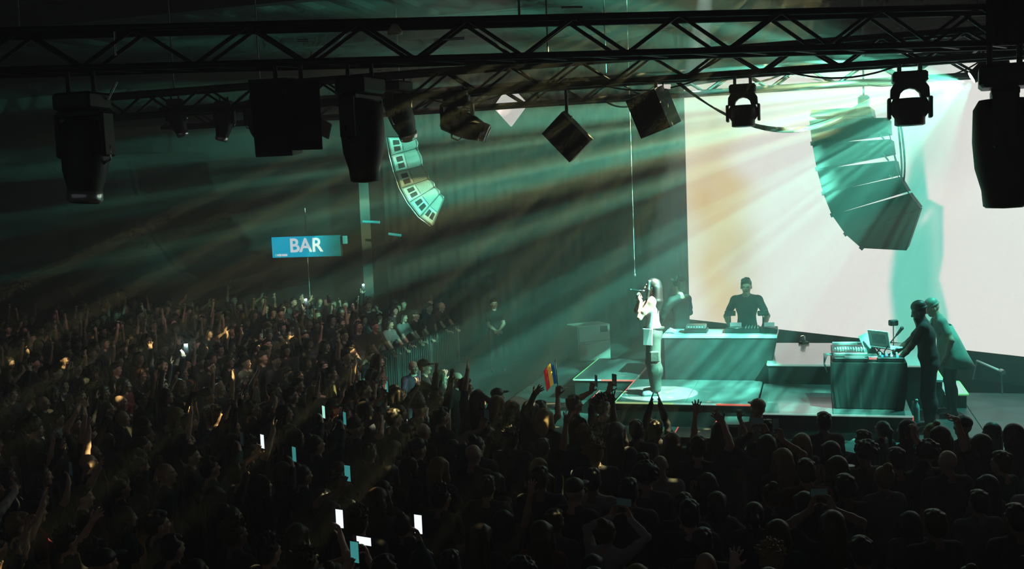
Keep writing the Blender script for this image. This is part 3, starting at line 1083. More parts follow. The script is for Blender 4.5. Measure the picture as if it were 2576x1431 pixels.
def nets(F, tid, lo, h, name, mats):
    s = F < 0
    c = np.zeros(tuple(d - 1 for d in F.shape), np.uint8)
    offs = [(i, j, k) for i in (0, 1) for j in (0, 1) for k in (0, 1)]
    sh = c.shape
    for i, j, k in offs:
        c += s[i:i + sh[0], j:j + sh[1], k:k + sh[2]]
    act = (c > 0) & (c < 8)
    I, J, K = np.nonzero(act)
    idx = np.full(sh, -1, np.int32)
    idx[I, J, K] = np.arange(len(I))
    acc = np.zeros((len(I), 3))
    cnt = np.zeros(len(I))
    for a in offs:
        for d in range(3):
            if a[d]:
                continue
            b = list(a)
            b[d] = 1
            fa = F[I + a[0], J + a[1], K + a[2]].astype(float)
            fb = F[I + b[0], J + b[1], K + b[2]].astype(float)
            m = (fa < 0) != (fb < 0)
            t = fa[m] / (fa[m] - fb[m])
            pt = np.tile(np.array(a, float), (m.sum(), 1))
            pt[:, d] = t
            acc[m] += pt
            cnt[m] += 1
    V = (acc / cnt[:, None] + np.stack([I, J, K], -1)) * h + lo
    quads = []
    for d in range(3):
        u, v = (d + 1) % 3, (d + 2) % 3
        s0 = [slice(None)] * 3
        s1 = [slice(None)] * 3
        s0[d], s1[d] = slice(0, -1), slice(1, None)
        A, B = s[tuple(s0)], s[tuple(s1)]
        df = A != B
        e = np.argwhere(df)
        e = e[(e[:, u] > 0) & (e[:, v] > 0) & (e[:, u] < sh[u]) & (e[:, v] < sh[v])]
        ins = A[e[:, 0], e[:, 1], e[:, 2]]

        def cell(du, dv):
            w = e.copy()
            w[:, u] += du
            w[:, v] += dv
            return idx[w[:, 0], w[:, 1], w[:, 2]]

        q = np.stack([cell(-1, -1), cell(0, -1), cell(0, 0), cell(-1, 0)], -1)
        q[~ins] = q[~ins][:, ::-1]
        quads.append(q)
    Q = np.concatenate(quads)
    Q = Q[(Q >= 0).all(1)]
    me_ = bpy.data.meshes.new(name)
    me_.vertices.add(len(V))
    me_.vertices.foreach_set('co', V.astype(np.float32).ravel())
    me_.loops.add(len(Q) * 4)
    me_.loops.foreach_set('vertex_index', Q.astype(np.int32).ravel())
    me_.polygons.add(len(Q))
    me_.polygons.foreach_set('loop_start', np.arange(0, len(Q) * 4, 4, dtype=np.int32))
    for m in mats:
        me_.materials.append(m)
    cI = np.stack([I, J, K], -1)[Q[:, 0]]
    me_.polygons.foreach_set('material_index', tid[cI[:, 0], cI[:, 1], cI[:, 2]].astype(np.int32))
    me_.polygons.foreach_set('use_smooth', np.ones(len(Q), bool))
    me_.update(calc_edges=True)
    me_.validate()
    return me_


def v3(*a):
    return np.array(a, float)


def unit(a):
    a = np.array(a, float)
    return a / (np.linalg.norm(a) + 1e-9)


def elbow_of(S, W, l1, l2, hint):
    d = W - S
    L = np.linalg.norm(d)
    u = d / L
    if L > 0.995 * (l1 + l2):
        L = 0.995 * (l1 + l2)
        W = S + u * L
    a = (l1 * l1 - l2 * l2 + L * L) / (2 * L)
    hgt = math.sqrt(max(l1 * l1 - a * a, 0))
    p = np.array(hint, float)
    p = p - u * (p @ u)
    return S + u * a + unit(p) * hgt, W


def add_hand(f, W, d, n, side, curl=0.25, spread=0.35, size=1.0, r=0.0098):
    """palm and five fingers; d = finger direction, n = palm normal, side = +1 right hand"""
    d = unit(d)
    n = unit(np.array(n, float) - d * (np.array(n, float) @ d))
    l = np.cross(d, n) * side * -1                      # towards the thumb
    M = np.stack([l, d, n], -1)
    f.cap(W, W + d * 0.03 * size, 0.026, 0.026, SKIN_T, 0.02)
    f.ell(W + d * 0.055 * size, v3(0.041, 0.052, 0.019) * size, SKIN_T, 0.012, M)
    for i, (o, L) in enumerate(((0.031, 0.070), (0.011, 0.080), (-0.010, 0.074), (-0.030, 0.058))):
        b = W + d * 0.090 * size + l * o * size
        fd = unit(d + l * spread * (0.9, 0.3, -0.3, -0.9)[i])
        d1 = unit(fd * math.cos(curl) + n * math.sin(curl))
        d2 = unit(fd * math.cos(2.3 * curl) + n * math.sin(2.3 * curl))
        d3 = unit(fd * math.cos(3.4 * curl) + n * math.sin(3.4 * curl))
        k1 = b + d1 * L * 0.48 * size
        k2 = k1 + d2 * L * 0.32 * size
        k3 = k2 + d3 * L * 0.22 * size
        f.cap(b, k1, r * 1.06, r, SKIN_T, 0.004)
        f.cap(k1, k2, r, r * 0.95, SKIN_T, 0.003)
        f.cap(k2, k3, r * 0.95, r * 0.85, SKIN_T, 0.003)
    tb = W + d * 0.025 * size + l * 0.034 * size
    t1 = tb + unit(l * 0.85 + d * 0.65 + n * 0.25) * 0.045 * size
    t2 = t1 + unit(l * 0.45 + d * 0.85 + n * (0.2 + curl)) * 0.034 * size
    f.cap(tb, t1, r * 1.35, r * 1.15, SKIN_T, 0.008)
    f.cap(t1, t2, r * 1.15, r * 0.95, SKIN_T, 0.003)


def make_body(name, sex='m', arms=None, lean=0.0, head_turn=0.0, head_pitch=0.0, sleeve='t', voxel=0.0105, baggy=0.0, crop=False,
              mats=None, tank=False, beard=False, stance=0.1, tilt=0.0, legs=None, bulk=1.0):
    """standing figure 1.72 m tall facing +Y. arms = {+1: (wrist, hint, hand dir, palm normal, curl, spread), -1: ...}"""
    f = Field(voxel)
    fem = sex == 'f'
    hip = v3(0, 0, 0.95)
    RL = np.array(Matrix.Rotation(-lean, 3, 'X') @ Matrix.Rotation(tilt, 3, 'Y'))

    def U(p):
        return RL @ (np.array(p, float) - hip) + hip

    # torso
    sw = 0.155 if fem else 0.18
    f.ell((0, -0.005, 0.94), (0.165 if fem else 0.158, 0.12, 0.115), LEG_T, 0.05)
    f.ell((0, -0.045, 0.90), (0.15, 0.09, 0.10), LEG_T, 0.05)
    waist_t = SKIN_T if crop else TOP_T
    f.ell(U((0, 0.0, 1.10)), (0.125 * bulk if fem else 0.142 * bulk, 0.098 * bulk, 0.15), waist_t, 0.06, RL)
    f.ell(U((0, 0.0, 1.02)), (0.145 * bulk, 0.105 * bulk, 0.08), waist_t if crop else TOP_T, 0.05, RL)
    f.ell(U((0, 0.0, 1.29)), (0.146 * bulk if fem else 0.168 * bulk, 0.108 * bulk, 0.17), TOP_T, 0.06, RL)
    if fem:
        for q in (-1, 1):
            f.ell(U((q * 0.07, 0.085, 1.27)), (0.062, 0.055, 0.062), TOP_T, 0.04, RL)
    f.cap(U((-sw + 0.03, -0.005, 1.405)), U((sw - 0.03, -0.005, 1.405)), 0.06, 0.06, SKIN_T if tank else TOP_T, 0.05)
    for q in (-1, 1):
        f.cap(U((q * 0.035, -0.02, 1.46)), U((q * sw * 0.85, -0.01, 1.425)), 0.042, 0.045, SKIN_T if tank else TOP_T, 0.04)
        f.ell(U((q * sw, 0, 1.40)), (0.062, 0.062, 0.065) if not fem else (0.052, 0.052, 0.058), SKIN_T if tank else TOP_T, 0.04)
    # neck, head
    hm = Matrix.Translation(Vector(U((0, -0.005, 1.475)))) @ (Matrix(RL.tolist()) @ rz(head_turn) @ rx(head_pitch)).to_4x4() @ Matrix.Translation((0, 0.005, -1.475))
    H3 = np.array(hm.to_3x3())
    h0 = np.array(hm.translation)

    def Hd(p):
        return H3 @ np.array(p, float) + h0

    f.cap(U((0, -0.018, 1.43)), Hd((0, 0.0, 1.55)), 0.058 if not fem else 0.048, 0.052 if not fem else 0.045, SKIN_T, 0.03)
    f.ell(Hd((0, -0.008, 1.635)), (0.076, 0.094, 0.088), SKIN_T, 0.02, H3)
    f.ell(Hd((0, 0.035, 1.585)), (0.058, 0.058, 0.072), SKIN_T, 0.03, H3)
    f.ell(Hd((0, 0.07, 1.535)), (0.03, 0.026, 0.022), SKIN_T, 0.025, H3)
    for q in (-1, 1):
        f.ell(Hd((q * 0.034, 0.075, 1.6)), (0.024, 0.02, 0.02), SKIN_T, 0.02, H3)
        f.ell(Hd((q * 0.077, -0.005, 1.605)), (0.011, 0.022, 0.033), SKIN_T, 0.006, H3)
        f.ell(Hd((q * 0.032, 0.096, 1.625)), (0.017, 0.014, 0.010), SKIN_T, 0.012, H3, sub=True)
        f.ell(Hd((q * 0.032, 0.079, 1.624)), (0.013, 0.011, 0.010), EYE_T, 0.003, H3)
        f.cap(Hd((q * 0.014, 0.088, 1.645)), Hd((q * 0.05, 0.076, 1.645)), 0.009, 0.008, SKIN_T, 0.012)
    f.cap(Hd((0, 0.088, 1.632)), Hd((0, 0.108, 1.59)), 0.009, 0.014, SKIN_T, 0.012)
    f.ell(Hd((0, 0.088, 1.558)), (0.024, 0.012, 0.009), LIP_T, 0.006, H3)
    if beard:
        f.ell(Hd((0, 0.055, 1.525)), (0.055, 0.05, 0.05), EYE_T, 0.02, H3)
        f.ell(Hd((0, 0.072, 1.46)), (0.042, 0.035, 0.06), EYE_T, 0.03, H3)
    # legs
    for q in (-1, 1):
        if legs and q in legs:
            kn, an, toe = [v3(*p) for p in legs[q]]
        else:
            kn, an, toe = v3(q * stance, 0.015, 0.50), v3(q * (stance + 0.01), -0.02, 0.085), v3(q * (stance + 0.04), 0.15, 0.03)
        f.cap((q * 0.088, -0.005, 0.89), kn, 0.088 + baggy * 0.4, 0.062 + baggy, LEG_T, 0.04)
        f.cap(kn, an + v3(0, 0, 0.02 if baggy else 0), 0.060 + baggy, 0.042 + baggy * 0.75, LEG_T, 0.025)
        f.ell((an + kn) / 2 + v3(0, -0.02, 0.06), (0.054 + baggy, 0.058 + baggy, 0.13), LEG_T, 0.03)
        f.cap(an + v3(0, -0.025, -0.04), toe, 0.043, 0.034, SHOE_T, 0.02)
        f.cap((an + toe) / 2 + v3(0, 0, -0.015), toe, 0.042, 0.032, SHOE_T, 0.02)
    # arms
    k = 0.88 if fem else 1.0
    for q in (-1, 1):
        W, hint, hd, pn, curl, spread = (arms or {}).get(q, (v3(q * 0.25, 0.06, 0.86), (q * 0.6, -1, 0), (q * 0.05, 0.15, -1), (-q, 0, 0), 0.35, 0.08))
        S = U((q * sw, 0, 1.40))
        W = U(W) if lean else np.array(W, float)
        E, W = elbow_of(S, W, 0.285, 0.255, hint)
        st = TOP_T if sleeve in ('t', 'long') else SKIN_T
        mid = S + (E - S) * 0.62
        f.cap(S, mid, 0.056 * k + 0.006, 0.050 * k + 0.008, st, 0.03)
        f.cap(mid, E, 0.046 * k, 0.041 * k, TOP_T if sleeve == 'long' else SKIN_T, 0.012)
        f.cap(E, E + (W - E) * 0.35, 0.041 * k, 0.041 * k, TOP_T if sleeve == 'long' else SKIN_T, 0.02)
        f.cap(E + (W - E) * 0.35, W, 0.040 * k + (0.006 if sleeve == 'long' else 0), 0.027 * k + (0.008 if sleeve == 'long' else 0), TOP_T if sleeve == 'long' else SKIN_T, 0.02)
        add_hand(f, W, hd, pn, q, curl, spread, 1.0 if not fem else 0.93)
    me_ = f.mesh(name, mats or BODY_MATS)
    return me_, hm


# ---- hair, built in the head's own frame (same coordinates as the upright head)
def hair_mesh(kind, voxel=0.009, seed=1):
    rnd = random.Random(seed)
    f = Field(voxel)

    def cap_hair(grow=0.0):
        f.ell((0, -0.022, 1.658), (0.084 + grow, 0.096 + grow, 0.082 + grow), 0, 0.01)
        f.ell((0, -0.05, 1.615), (0.078 + grow, 0.062 + grow, 0.085 + grow), 0, 0.02)

    if kind == 'short':
        cap_hair()
        for i in range(26):
            a, e = rnd.uniform(0, 6.28), rnd.uniform(0.1, 1.2)
            p = v3(0.075 * math.cos(a) * math.sin(e), -0.02 + 0.085 * math.sin(a) * math.sin(e), 1.665 + 0.075 * math.cos(e))
            f.ell(p, (0.02, 0.024, 0.016), 0, 0.012)
        f.ell((0, 0.045, 1.712), (0.06, 0.04, 0.024), 0, 0.02)
    elif kind in ('long', 'bob'):
        cap_hair(0.006)
        bot = 1.22 if kind == 'long' else 1.45
        f.ell((0, -0.075, (1.66 + bot) / 2), (0.098, 0.045, (1.70 - bot) / 2), 0, 0.04)
        for q in (-1, 1):
            f.cap((q * 0.068, 0.03, 1.67), (q * 0.09, 0.01, 1.52), 0.026, 0.026, 0, 0.03)
            f.cap((q * 0.09, 0.01, 1.52), (q * 0.098, -0.01, bot + 0.06), 0.028, 0.018, 0, 0.03)
            f.cap((q * 0.055, -0.10, 1.60), (q * 0.06, -0.10, bot + 0.02), 0.03, 0.016, 0, 0.03)
        f.cap((0, -0.115, 1.60), (0.01, -0.11, bot), 0.03, 0.015, 0, 0.03)
    elif kind == 'bun':
        cap_hair(0.002)
        f.ell((0, -0.075, 1.745), (0.045, 0.045, 0.04), 0, 0.015)
    elif kind == 'ponytail':
        cap_hair(0.002)
        f.cap((0, -0.10, 1.68), (0, -0.155, 1.62), 0.026, 0.036, 0, 0.02)
        f.cap((0, -0.155, 1.62), (0.01, -0.14, 1.38), 0.036, 0.014, 0, 0.02)
    elif kind == 'afro':
        f.ell((0, -0.03, 1.675), (0.118, 0.118, 0.108), 0, 0.01)
        for i in range(90):
            a, e = rnd.uniform(0, 6.28), math.acos(rnd.uniform(-0.5, 1))
            p = v3(0.115 * math.cos(a) * math.sin(e), -0.03 + 0.112 * math.sin(a) * math.sin(e), 1.675 + 0.105 * math.cos(e))
            if p[1] > 0.055 and p[2] < 1.68:
                continue
            r = rnd.uniform(0.014, 0.026)
            f.ell(p, (r, r, r), 0, 0.008)
    elif kind == 'curly':
        cap_hair(0.004)
        for i in range(70):
            a, e = rnd.uniform(0, 6.28), math.acos(rnd.uniform(0.0, 1))
            p = v3(0.09 * math.cos(a) * math.sin(e), -0.015 + 0.1 * math.sin(a) * math.sin(e), 1.68 + 0.085 * math.cos(e))
            if p[1] > 0.06 and p[2] < 1.69:
                continue
            q = p + unit(p - v3(0, -0.02, 1.64)) * rnd.uniform(0.005, 0.04) + v3(rnd.uniform(-.02, .02), rnd.uniform(-.02, .02), 0)
            f.cap(p, q, 0.016, 0.009, 0, 0.006)
    elif kind == 'cap':
        f.ell((0, -0.012, 1.672), (0.086, 0.102, 0.075), 0, 0.008)
        f.ell((0, 0.12, 1.672), (0.068, 0.075, 0.011), 0, 0.006)
        f.ell((0, -0.012, 1.748), (0.012, 0.012, 0.008), 0, 0.004)
    elif kind == 'beanie':
        f.ell((0, -0.015, 1.69), (0.087, 0.10, 0.085), 0, 0.01)
        f.ell((0, -0.02, 1.655), (0.091, 0.104, 0.028), 0, 0.01)
    elif kind == 'flowing':
        cap_hair(0.012)
        f.ell((0, -0.075, 1.50), (0.115, 0.065, 0.21), 0, 0.04)
        for i in range(9):
            a_ = -1.3 + 2.6 * i / 8
            x0, y0 = 0.085 * math.sin(a_), -0.03 - 0.085 * math.cos(a_)
            zb = 1.20 + rnd.uniform(-0.03, 0.06)
            f.cap((x0, y0, 1.62), (x0 * 1.25, y0 * 1.1 - 0.01, 1.42), 0.032, 0.034, 0, 0.02)
            f.cap((x0 * 1.25, y0 * 1.1 - 0.01, 1.42), (x0 * 1.15 + rnd.uniform(-.02, .02), y0 * 1.05, zb), 0.034, 0.012, 0, 0.02)
        for q in (-1, 1):
            f.cap((q * 0.06, 0.055, 1.70), (q * 0.094, 0.05, 1.58), 0.022, 0.024, 0, 0.02)
            f.cap((q * 0.094, 0.05, 1.58), (q * 0.105, 0.055, 1.44), 0.026, 0.026, 0, 0.02)
            f.cap((q * 0.105, 0.055, 1.44), (q * 0.10, 0.085, 1.27), 0.026, 0.012, 0, 0.02)
    return f.mesh('hair', [HAIR])

# ================================================================== the stage
DECK_Z, RISER_Z, TIER_Z = 1.0, 1.35, 1.65
DECK_MAT = mat('black_stage_board', (0.05, 0.055, 0.055), 0.45, 0.0, 0.35, 3.0, spec=0.4)
RISER_MAT = mat('grey_stage_board', (0.16, 0.17, 0.17), 0.24, 0.0, 0.2, 4.0, spec=0.8, coat=0.4)
TIER_MAT = mat('white_gloss_board', (0.62, 0.63, 0.62), 0.22, 0.0, 0.06, 3.0, spec=0.8, coat=0.5)
SKIRT = mat('black_stage_skirt', (0.02, 0.022, 0.022), 0.8, 0.0, 0.3, 3.0)
RED = mat('red_strip', (0.6, 0.1, 0.08), 0.5, 0, 0, 5, (1.0, 0.16, 0.12), 0.75)
GREEN = mat('green_strip', (0.2, 0.6, 0.2), 0.5, 0, 0, 5, (0.25, 0.9, 0.30), 0.6)
LIME = mat('lime_strip', (0.5, 0.6, 0.3), 0.5, 0, 0, 5, (0.65, 0.85, 0.35), 0.6)
PALE = mat('pale_strip', (0.5, 0.6, 0.55), 0.5, 0, 0, 5, (0.45, 0.70, 0.60), 0.5)

deck = thing('stage_deck', 'wide dark stage deck of glossy black boards under the risers', 'stage', (-0.5, 13.3, 0))
pan = MB().box((0, 0, 0), (1.0 - 0.006, 2.0 - 0.006, 0.05), bevel=0.004).mesh('deck_panel', DECK_MAT)
for i in range(11):
    for j in range(5):
        c_ = Vector((-4.9 + i * 1.0 + 0.5, 14.3 + j * 2.0, 0)) - Vector((SA.x, SA.y, 0))
        if c_.dot(SN) < 0.2:
            continue
        link('deck_panel', pan, deck, Matrix.Translation((-4.4 + i * 1.0 + 0.5 - 0.0, 1.0 + j * 2.0, DECK_Z - 0.025)))
MB().box((0.6 + 0.5, 0.03, 0.475), (11.0, 0.05, 0.94)).build('front_skirt', SKIRT, deck)
MB().box((-4.38, 5.0, 0.475), (0.05, 9.9, 0.94)).build('side_skirt', SKIRT, deck)


def riser(label, x0, x1, y0, y1, z0, z1, topmat, strips=(), name='stage_riser', cat='riser', split=None):
    t = thing(name, label, cat, ((x0 + x1) / 2, (y0 + y1) / 2, z0))
    w, d, h = x1 - x0, y1 - y0, z1 - z0
    MB().box((0, 0, (h - 0.04) / 2), (w - 0.03, d - 0.03, h - 0.04)).build('skirt', SKIRT, t)
    nx = split or max(1, round(w))
    for i in range(nx):
        MB().box((-w / 2 + w * (i + 0.5) / nx, 0, h - 0.02), (w / nx - 0.006, d, 0.04), bevel=0.004).build('top_board', topmat, t)
    for (edge, a, b, m) in strips:
        th = 0.022
        if edge == 'left':
            MB().box((-w / 2 - 0.004, -d / 2 + d * (a + b) / 2, h - 0.012), (0.016, d * (b - a), th)).build('edge_strip', m, t)
        elif edge == 'right':
            MB().box((w / 2 + 0.004, -d / 2 + d * (a + b) / 2, h - 0.012), (0.016, d * (b - a), th)).build('edge_strip', m, t)
        elif edge == 'front':
            MB().box((-w / 2 + w * (a + b) / 2, -d / 2 - 0.004, h - 0.012), (w * (b - a), 0.016, th)).build('edge_strip', m, t)
        elif edge == 'back':
            MB().box((-w / 2 + w * (a + b) / 2, d / 2 - 0.01, h + 0.004), (w * (b - a), 0.016, 0.012)).build('edge_strip', m, t)
    return t


riser('narrow grey riser with green lit edge near the pale equipment case', -3.81, -2.80, 16.16, 18.2, DECK_Z, RISER_Z, RISER_MAT,
      (('left', 0, 1, GREEN), ('front', 0, 0.45, PALE), ('front', 0.45, 1.0, RED)))
riser('grey riser carrying the singer, red and green lit edges', -2.80, -0.82, 14.45, 16.22, DECK_Z, RISER_Z, RISER_MAT,
      (('left', 0.45, 1, RED), ('left', 0, 0.45, GREEN), ('front', 0, 0.42, LIME), ('front', 0.42, 0.72, PALE), ('front', 0.72, 1, RED)), split=2)
riser('grey riser under the cloth covered music table', -0.80, 1.16, 13.92, 15.98, DECK_Z, RISER_Z, RISER_MAT,
      (('left', 0, 0.27, RED), ('front', 0, 1.0, PALE)), split=2)
riser('high white glossy riser between the desk and the music table', -0.74, 1.56, 16.0, 18.15, DECK_Z, TIER_Z, TIER_MAT,
      (('left', 0, 1, GREEN), ('front', 0, 1.0, PALE)), split=1)
riser('shallow grey step in front of the singer riser, red edge', -1.34, -0.84, 13.93, 14.43, DECK_Z, 1.18, RISER_MAT, (('left', 0, 1, RED),), 'stage_step', 'step')
riser('low dark step before the stage front with a red edge', -1.86, -1.36, 13.50, 14.1, DECK_Z, 1.09, DECK_MAT, (('left', 0, 1, RED),), 'stage_step', 'step')
riser('dark side step left of the singer with red glowing edge', -3.37, -2.82, 15.5, 16.13, DECK_Z, 1.18, DECK_MAT, (('left', 0, 1, RED),), 'stage_step', 'step')
riser('upper grey stair tread with green lit rim behind the man at the table', 1.57, 1.76, 16.1, 17.06, DECK_Z, 1.42, TIER_MAT, (('right', 0, 1, GREEN), ('back', 0, 1, GREEN)), 'stage_step', 'step')
riser('lower grey stair tread outlined in green light', 1.78, 2.09, 16.1, 17.06, DECK_Z, 1.22, TIER_MAT, (('right', 0, 1, GREEN), ('back', 0, 1, GREEN), ('front', 0, 1, GREEN)), 'stage_step', 'step')
# loose pale boards on the apron below the music table
for k, (a, b, c_, d_, lab) in enumerate((((2105, 1132), (2150, 1103), (2215, 1112), (2190, 1150), 'pale grey apron board with a slanted end below the music table'),
                                    ((2192, 1150), (2217, 1112), (2296, 1118), (2300, 1150), 'pale grey apron board beside the riser corner'))):
    pts = [on_z(*p, DECK_Z + 0.02) for p in (a, d_, c_, b)]
    f4 = Matrix.Identity(4)
    f4.translation = (0, 0, DECK_Z + 0.016)
    tag(MB().prism([(p.x, p.y) for p in pts], 0.03, f4).build('apron_board', mat('worn_grey_ply', (0.22, 0.24, 0.24), 0.45, 0, 0.25, 5)), lab, 'board')

# ---- pale equipment case far left of the singer
p0, p1 = on_z(1455, 912, DECK_Z), on_z(1537, 903, DECK_Z)
cw = (Vector((p1.x, p1.y)) - Vector((p0.x, p0.y))).length
ca_ = math.atan2(p1.y - p0.y, p1.x - p0.x)
case = thing('equipment_case', 'pale grey equipment case with small dark plate standing left of the singer', 'case', (p0 + p1) / 2, rz(ca_))
CASE = mat('pale_case_panel', (0.22, 0.23, 0.22), 0.5, 0, 0.12, 4)
MB().box((0, 0.25, cw * 0.5), (cw, 0.5, cw * 0.98), bevel=0.012).build('shell', CASE, case)
for z, h in ((0.27, 0.44), (0.76, 0.42)):
    MB().box((0, -0.006, cw * z), (cw * 0.92, 0.02, cw * h), bevel=0.004).build('panel', CASE, case)
MB().box((cw * 0.30, -0.018, cw * 0.86), (cw * 0.22, 0.014, cw * 0.16), bevel=0.004).build('dark_plate', BLACK_PLASTIC, case)
MB().box((-cw * 0.22, -0.018, cw * 0.5), (cw * 0.2, 0.014, cw * 0.05), bevel=0.004).build('latch', GREY_METAL, case)

# ---- desk for the two men at the back
DX0, DX1, DY = -2.36, -0.62, 16.30
desk = thing('music_desk', 'long dark desk with pale top edge in front of two men', 'desk', ((DX0 + DX1) / 2, DY + 0.35, DECK_Z))
hw = (DX1 - DX0) / 2
f4 = Matrix(((1, 0, 0, 0), (0, 0, 1, -0.33), (0, 1, 0, 0), (0, 0, 0, 1)))
MB().prism([(-hw + 0.02, 0.0), (hw - 0.20, 0.0), (hw, 1.0), (-hw + 0.02, 1.0)], 0.04, f4).build('front_panel', mat('dark_laminate', (0.04, 0.045, 0.045), 0.4, 0, 0.25, 3), desk)
MB().box((-hw + 0.04, 0, 0.5), (0.04, 0.62, 1.0)).build('side_panel', BLACK_PAINT, desk)
MB().box((hw - 0.1, 0, 0.5), (0.04, 0.62, 1.0), ry(0.19)).build('side_panel', BLACK_PAINT, desk)
MB().box((0, 0, 1.025), (2 * hw + 0.04, 0.74, 0.05), bevel=0.008).build('desk_top', mat('pale_laminate', (0.66, 0.72, 0.70), 0.3, 0, 0.06, 4), desk)
TOPZ = DECK_Z + 1.051


def rest(name, label, cat, px, w, d, h, y, parts, rot=0.0, z=TOPZ, group=None):
    """a piece of gear standing at image column px, depth y"""
    g = on_y(px, 840, y)
    t = thing(name, label, cat, (g.x, y, z), rz(rot), group)
    parts(t, w, d, h)
    return t


def p_player(t, w, d, h):
    MB().box((0, 0, h / 2), (w, d, h), bevel=0.008).build('body', BLACK_PLASTIC, t)
    MB().lathe([(0.0, h), (w * 0.36, h), (w * 0.36, h + 0.012), (w * 0.30, h + 0.016), (0, h + 0.016)], 24, 0, (0, -d * 0.1, 0)).build('platter', GREY_METAL, t)
    MB().box((0, d * 0.34, h + 0.03), (w * 0.6, 0.02, 0.07), rx(-0.5)).build('display', mat('player_screen', (0.1, 0.2, 0.2), 0.3, 0, 0, 5, (0.3, 0.8, 0.7), 0.5), t)


def p_mixer(t, w, d, h):
    MB().box((0, 0, h / 2), (w, d, h), bevel=0.008).build('body', BLACK_PLASTIC, t)
    for i in range(5):
        for j in range(3):
            MB().cyl((-w * 0.36 + w * 0.18 * i, d * 0.05 + d * 0.16 * j, h), (-w * 0.36 + w * 0.18 * i, d * 0.05 + d * 0.16 * j, h + 0.022), 0.010, n=8).build('knob', WHITE_PLASTIC, t)
        MB().box((-w * 0.36 + w * 0.18 * i, -d * 0.26, h + 0.012), (0.014, 0.03, 0.024)).build('fader', WHITE_PLASTIC, t)


def p_stack(t, w, d, h):
    MB().box((0, 0, h * 0.25), (w, d, h * 0.5), bevel=0.006).build('body', BLACK_PLASTIC, t)
    u = MB().box((0, 0, h * 0.75), (w * 0.86, d * 0.9, h * 0.44), bevel=0.006).build('upper_unit', GREY_METAL, t)
    for i in range(6):
        MB().box((-w * 0.3 + w * 0.12 * i, -d * 0.455, h * 0.78), (0.02, 0.01, 0.014)).build('button', WHITE_PLASTIC, u)


def p_gadget(t, w, d, h):
    MB().box((0, 0, h * 0.4), (w, d, h * 0.5), ry(0.4), bevel=0.006).build('body', WHITE_PLASTIC, t)
    MB().cyl((0.01, 0, 0.0), (0.02, 0, h * 0.5), 0.008).build('foot', WHITE_PLASTIC, t)


def p_tablet(t, w, d, h):
    MB().cyl((0, 0, 0), (0, 0, h), 0.01).build('stem', BLACK_METAL, t)
    MB().lathe([(0, 0), (0.07, 0), (0.06, 0.012), (0, 0.014)], 16).build('foot', BLACK_METAL, t)
    MB().box((0, -0.01, h + 0.035), (w, 0.05, 0.075), rx(-0.5), bevel=0.006).build('device', BLACK_PLASTIC, t)


rest('sound_module', 'two stacked grey sound modules behind the singer on the long desk', 'music gear', 1752, 0.36, 0.28, 0.13, 16.62, p_stack)
rest('media_player', 'black media player with platter before the facing man', 'music gear', 1850, 0.30, 0.34, 0.07, 16.65, p_player)
rest('channel_mixer', 'small channel mixer with white knobs on the long desk', 'music gear', 1892, 0.26, 0.34, 0.07, 16.65, p_mixer)
rest('media_player', 'black media player at the screen end of the long desk', 'music gear', 1935, 0.26, 0.34, 0.07, 16.65, p_player)
rest('small_gadget', 'little white gadget at the end of the desk behind the singer', 'gadget', 1692, 0.12, 0.06, 0.11, 16.5, p_gadget)
rest('device_stand', 'dark device on a thin stand at the left hand of facing man', 'stand', 1838, 0.17, 0.06, 0.24, 16.85, p_tablet)
rest('device_stand', 'dark device on a thin stand at the other hand of facing man', 'stand', 1920, 0.17, 0.06, 0.24, 16.85, p_tablet, 0.3)

# ---- cloth covered music table on the right riser
TX0, TX1, TY0, TY1 = 0.17, 1.12, 14.28, 15.05
TT = 1.97
tab = thing('music_table', 'table under a black cloth carrying keyboard, pads and laptop', 'table', ((TX0 + TX1) / 2, (TY0 + TY1) / 2, RISER_Z))
tw, td, th = (TX1 - TX0), (TY1 - TY0), TT - RISER_Z
prof = []
cvv, cff = [], []
per = []
N = 120
for i in range(N):
    u = i / N * 4
    s_, t_ = int(u), u - int(u)
    c4 = [(-1, -1), (1, -1), (1, 1), (-1, 1)]
    a, b = c4[s_], c4[(s_ + 1) % 4]
    per.append((a[0] + (b[0] - a[0]) * t_, a[1] + (b[1] - a[1]) * t_))
for lev, (z, g) in enumerate(((0.01, 0.014), (th * 0.5, 0.007), (th - 0.03, 0.003), (th, 0.0))):
    for i, (a, b) in enumerate(per):
        wob = g * (0.6 + 0.6 * math.sin(i * 1.9) * math.sin(i * 0.61 + 1))
        cvv.append((a * (tw / 2 + wob - (0.05 if lev == 0 else 0)), b * (td / 2 + wob), z))
for l in range(3):
    for i in range(N):
        j = (i + 1) % N
        cff.append((l * N + i, l * N + j, (l + 1) * N + j, (l + 1) * N + i))
cff.append(tuple(range(3 * N, 4 * N)))
tcm = bpy.data.meshes.new('black_tablecloth')
tcm.from_pydata(cvv, [], cff)
tcm.materials.append(mat('satin_black_cloth', (0.03, 0.035, 0.035), 0.6, 0, 0.2, 6))
link('table_cover', tcm, tab)
for qx in (-1, 1):
    for qy in (-1, 1):
        MB().cyl((qx * (tw / 2 - 0.06), qy * (td / 2 - 0.06), 0), (qx * (tw / 2 - 0.06), qy * (td / 2 - 0.06), th - 0.02), 0.02).build('leg', BLACK_METAL, tab)


def gear(name, label, cat, x, y, z=TT, rot=0.0):
    return thing(name, label, cat, (x, y, z + 0.002), rz(rot))


